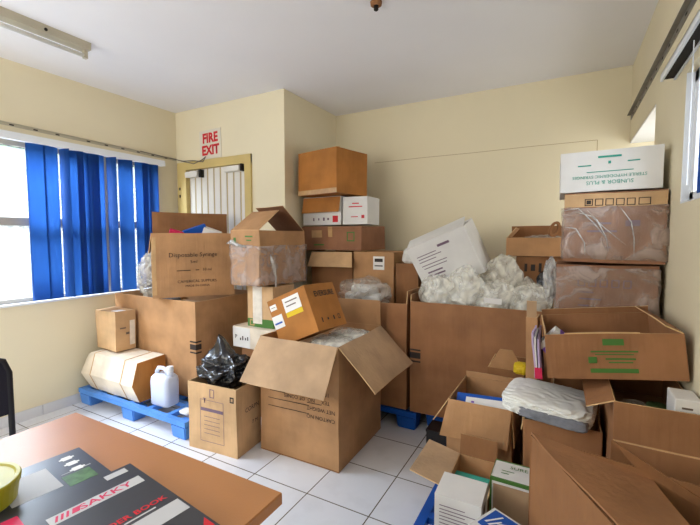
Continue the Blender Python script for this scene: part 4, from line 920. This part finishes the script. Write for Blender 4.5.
def book(name, label, pos, rz, w, d, h):
    t = thing(name, label, 'book', pos, rz)
    bm = bmesh.new(); bx(bm, (0.003, 0.003, 0.0015), (w-0.004, d-0.004, h-0.0015)); link('pages', bm, M['paper'], t)
    for z0 in (0, h-0.0014):
        bm = bmesh.new(); bx(bm, (0, 0, z0), (w, d, z0+0.0014)); link('cover', bm, M['book'], t)
    return t
def on_book(t, name, m, boxes=(), texts=(), h=0.0, polys=()):
    bm = bmesh.new()
    for (a, c) in boxes: bx(bm, (a[0], a[1], h), (c[0], c[1], h+0.0005))
    for s_, x, y, size, shear in texts:
        q = text_bm(s_, size, 0.0006); q.transform(Matrix.Scale(1.25 if s_ == 'SAKKY' else 1.12, 4, (1, 0, 0))); q.transform(Matrix.Translation((x, y, h+0.0009))); me = bpy.data.meshes.new('tmp'); q.to_mesh(me); q.free(); bm.from_mesh(me); bpy.data.meshes.remove(me)
    for P in polys: prism(bm, P, 2, h, h+0.0011)
    return link(name, bm, m, t)
# local x of a book runs along its reading direction; the reader sits on the far right, so x points away from the camera
B2 = book('order_book', 'charcoal order book partly under the red-lettered one, photo of bottles on its cover', (-1.162, 0.316, 0.7512), R(83), 0.36, 0.36, 0.016)
hb = 0.0161
on_book(B2, 'grey_panel', M['silver'], boxes=(((0.125, 0.15), (0.245, 0.30)),), h=hb)
on_book(B2, 'green_picture', mat('green_cover_picture', (84, 120, 70), 0.4, var=0.4, vscale=40), boxes=(((0.255, 0.13), (0.33, 0.20)),), h=hb)
for k in range(3):
    bm = bmesh.new(); bx(bm, (0, 0, 0), (0.042, 0.024, 0.0006)); bmesh.ops.bevel(bm, geom=[e for e in bm.edges if abs(e.verts[0].co.z-e.verts[1].co.z) > 1e-4], offset=0.008, segments=3, affect='EDGES'); link('printed_bottle', bm, M['label'], B2, loc=(0.285, 0.30-0.045*k, hb))
on_book(B2, 'magenta_line', M['magenta'], boxes=(((0.10, 0.10), (0.25, 0.108)),), h=hb)
on_book(B2, 'magenta_line', M['magenta'], boxes=(((0.30, 0.085), (0.355, 0.093)),), h=hb)
on_book(B2, 'pale_line', M['silver'], boxes=(((0.26, 0.213), (0.34, 0.217)),), h=hb)
B1 = book('order_book', 'charcoal order book with red SAKKY lettering on a silver band, on top', (-0.768, 0.309, 0.7685), R(83), 0.36, 0.47, 0.018)
hb = 0.0181
for a_, c_ in (((0.112, 0.342), (0.342, 0.382)), ((0.277, 0.430), (0.336, 0.457)), ((0.19, 0.128), (0.353, 0.188))): on_book(B1, 'silver_panel', M['silver'], boxes=((a_, c_),), h=hb)
on_book(B1, 'red_lettering', M['magenta'], texts=(('SAKKY', 0.246, 0.3615, 0.035, 0),), h=hb)
for P_ in ([(0.122, 0.350), (0.128, 0.350), (0.137, 0.374), (0.131, 0.374)], [(0.134, 0.350), (0.140, 0.350), (0.149, 0.374), (0.143, 0.374)], [(0.146, 0.350), (0.152, 0.350), (0.161, 0.374), (0.155, 0.374)], [(0.160, 0.352), (0.178, 0.352), (0.186, 0.374), (0.168, 0.374)]): on_book(B1, 'red_emblem', M['magenta'], h=hb, polys=(P_,))
on_book(B1, 'title_lettering', M['ink_red'], texts=(('ORDER BOOK', 0.243, 0.222, 0.0265, 0),), h=hb)
on_book(B1, 'subtitle_line', M['silver'], boxes=(((0.22, 0.200), (0.30, 0.205)),), h=hb)
on_book(B1, 'corner_triangle', M['ink_red'], h=hb, polys=([(0.32, 0.02), (0.352, 0.02), (0.352, 0.065)],))
on_book(B1, 'corner_panel', M['magenta'], h=hb, boxes=(((0.002, 0.38), (0.075, 0.46)),))

tu = thing('plastic_tub', 'round yellow-green plastic tub with lid at the left edge of the desk', 'tub', (-1.385, 0.405, 0.7685))
bm = bmesh.new(); lathe(bm, [(0.088, 0), (0.095, 0.006), (0.102, 0.055)], 36); link('body', bm, M['lime'], tu, smooth=False)
bm = bmesh.new(); lathe(bm, [(0.104, 0.052), (0.106, 0.068), (0.103, 0.072), (0.094, 0.072), (0.090, 0.067)], 36); link('lid', bm, M['lime'], tu)

ch = thing('office_chair', 'black chair behind the left end of the desk', 'chair', (-2.50, 0.575, 0))
bm = bmesh.new(); prof = []
W2_ = 0.23
pts = [(-W2_+0.012, 0.66)] + [(-W2_+0.04-0.028*math.cos(R(a)) , 0.86+0.075*math.sin(R(a))) for a in range(0, 91, 15)] + [(W2_-0.04+0.028*math.sin(R(a)), 0.86+0.075*math.cos(R(a))) for a in range(0, 91, 15)] + [(W2_-0.012, 0.66)]
prism(bm, pts, 0, -0.018, 0.006); link('backrest', bm, M['black_fabric'], ch, loc=(0.19, 0.03, 0.0))
bm = bmesh.new(); q = [(0.19, -W2_+0.03, 0)]+[(0.19, -W2_+0.03, z) for z in (0.45, 0.86)] + [(0.19, -W2_+0.05, 0.92), (0.19, -W2_+0.1, 0.94), (0.19, W2_-0.04, 0.94), (0.19, W2_+0.01, 0.92)] + [(0.19, W2_+0.03, z) for z in (0.86, 0.45, 0.0)]
tube(bm, q, 0.013, 10); link('back_frame', bm, M['black'], ch, smooth=True)
bm = pack(0.42, 0.44, 0.06, 5, sub=4, puff=6, amp=0.0); link('seat', bm, M['black_fabric'], ch, smooth=True, loc=(-0.03, 0.03, 0.42))
for sy in (-W2_+0.03, W2_+0.03):
    bm = bmesh.new(); tube(bm, [(-0.22, sy, 0), (-0.22, sy, 0.43), (0.19, sy, 0.44)], 0.012, 8); link('leg', bm, M['black'], ch, smooth=True)

# ------------------------------------------------------------------ groups of repeats
GROUPS = {'plastic_pallet': 'blue plastic pallets on the floor', 'clear_plastic_bag': 'clear plastic bags in the open cartons', 'order_book': 'order books on the desk',
          'bandage_pack': 'wrapped packs in the largest open carton', 'cardboard_box': 'brown cardboard cartons', 'printed_carton': 'white printed cartons', 'white_carton': 'small white boxes',
          'slotted_steel_rail': 'slotted steel rails', 'vertical_blind': 'blue vertical blinds'}
for o in bpy.data.objects:
    if o.parent is None and o.name.split('.')[0] in GROUPS: o['group'] = GROUPS[o.name.split('.')[0]]
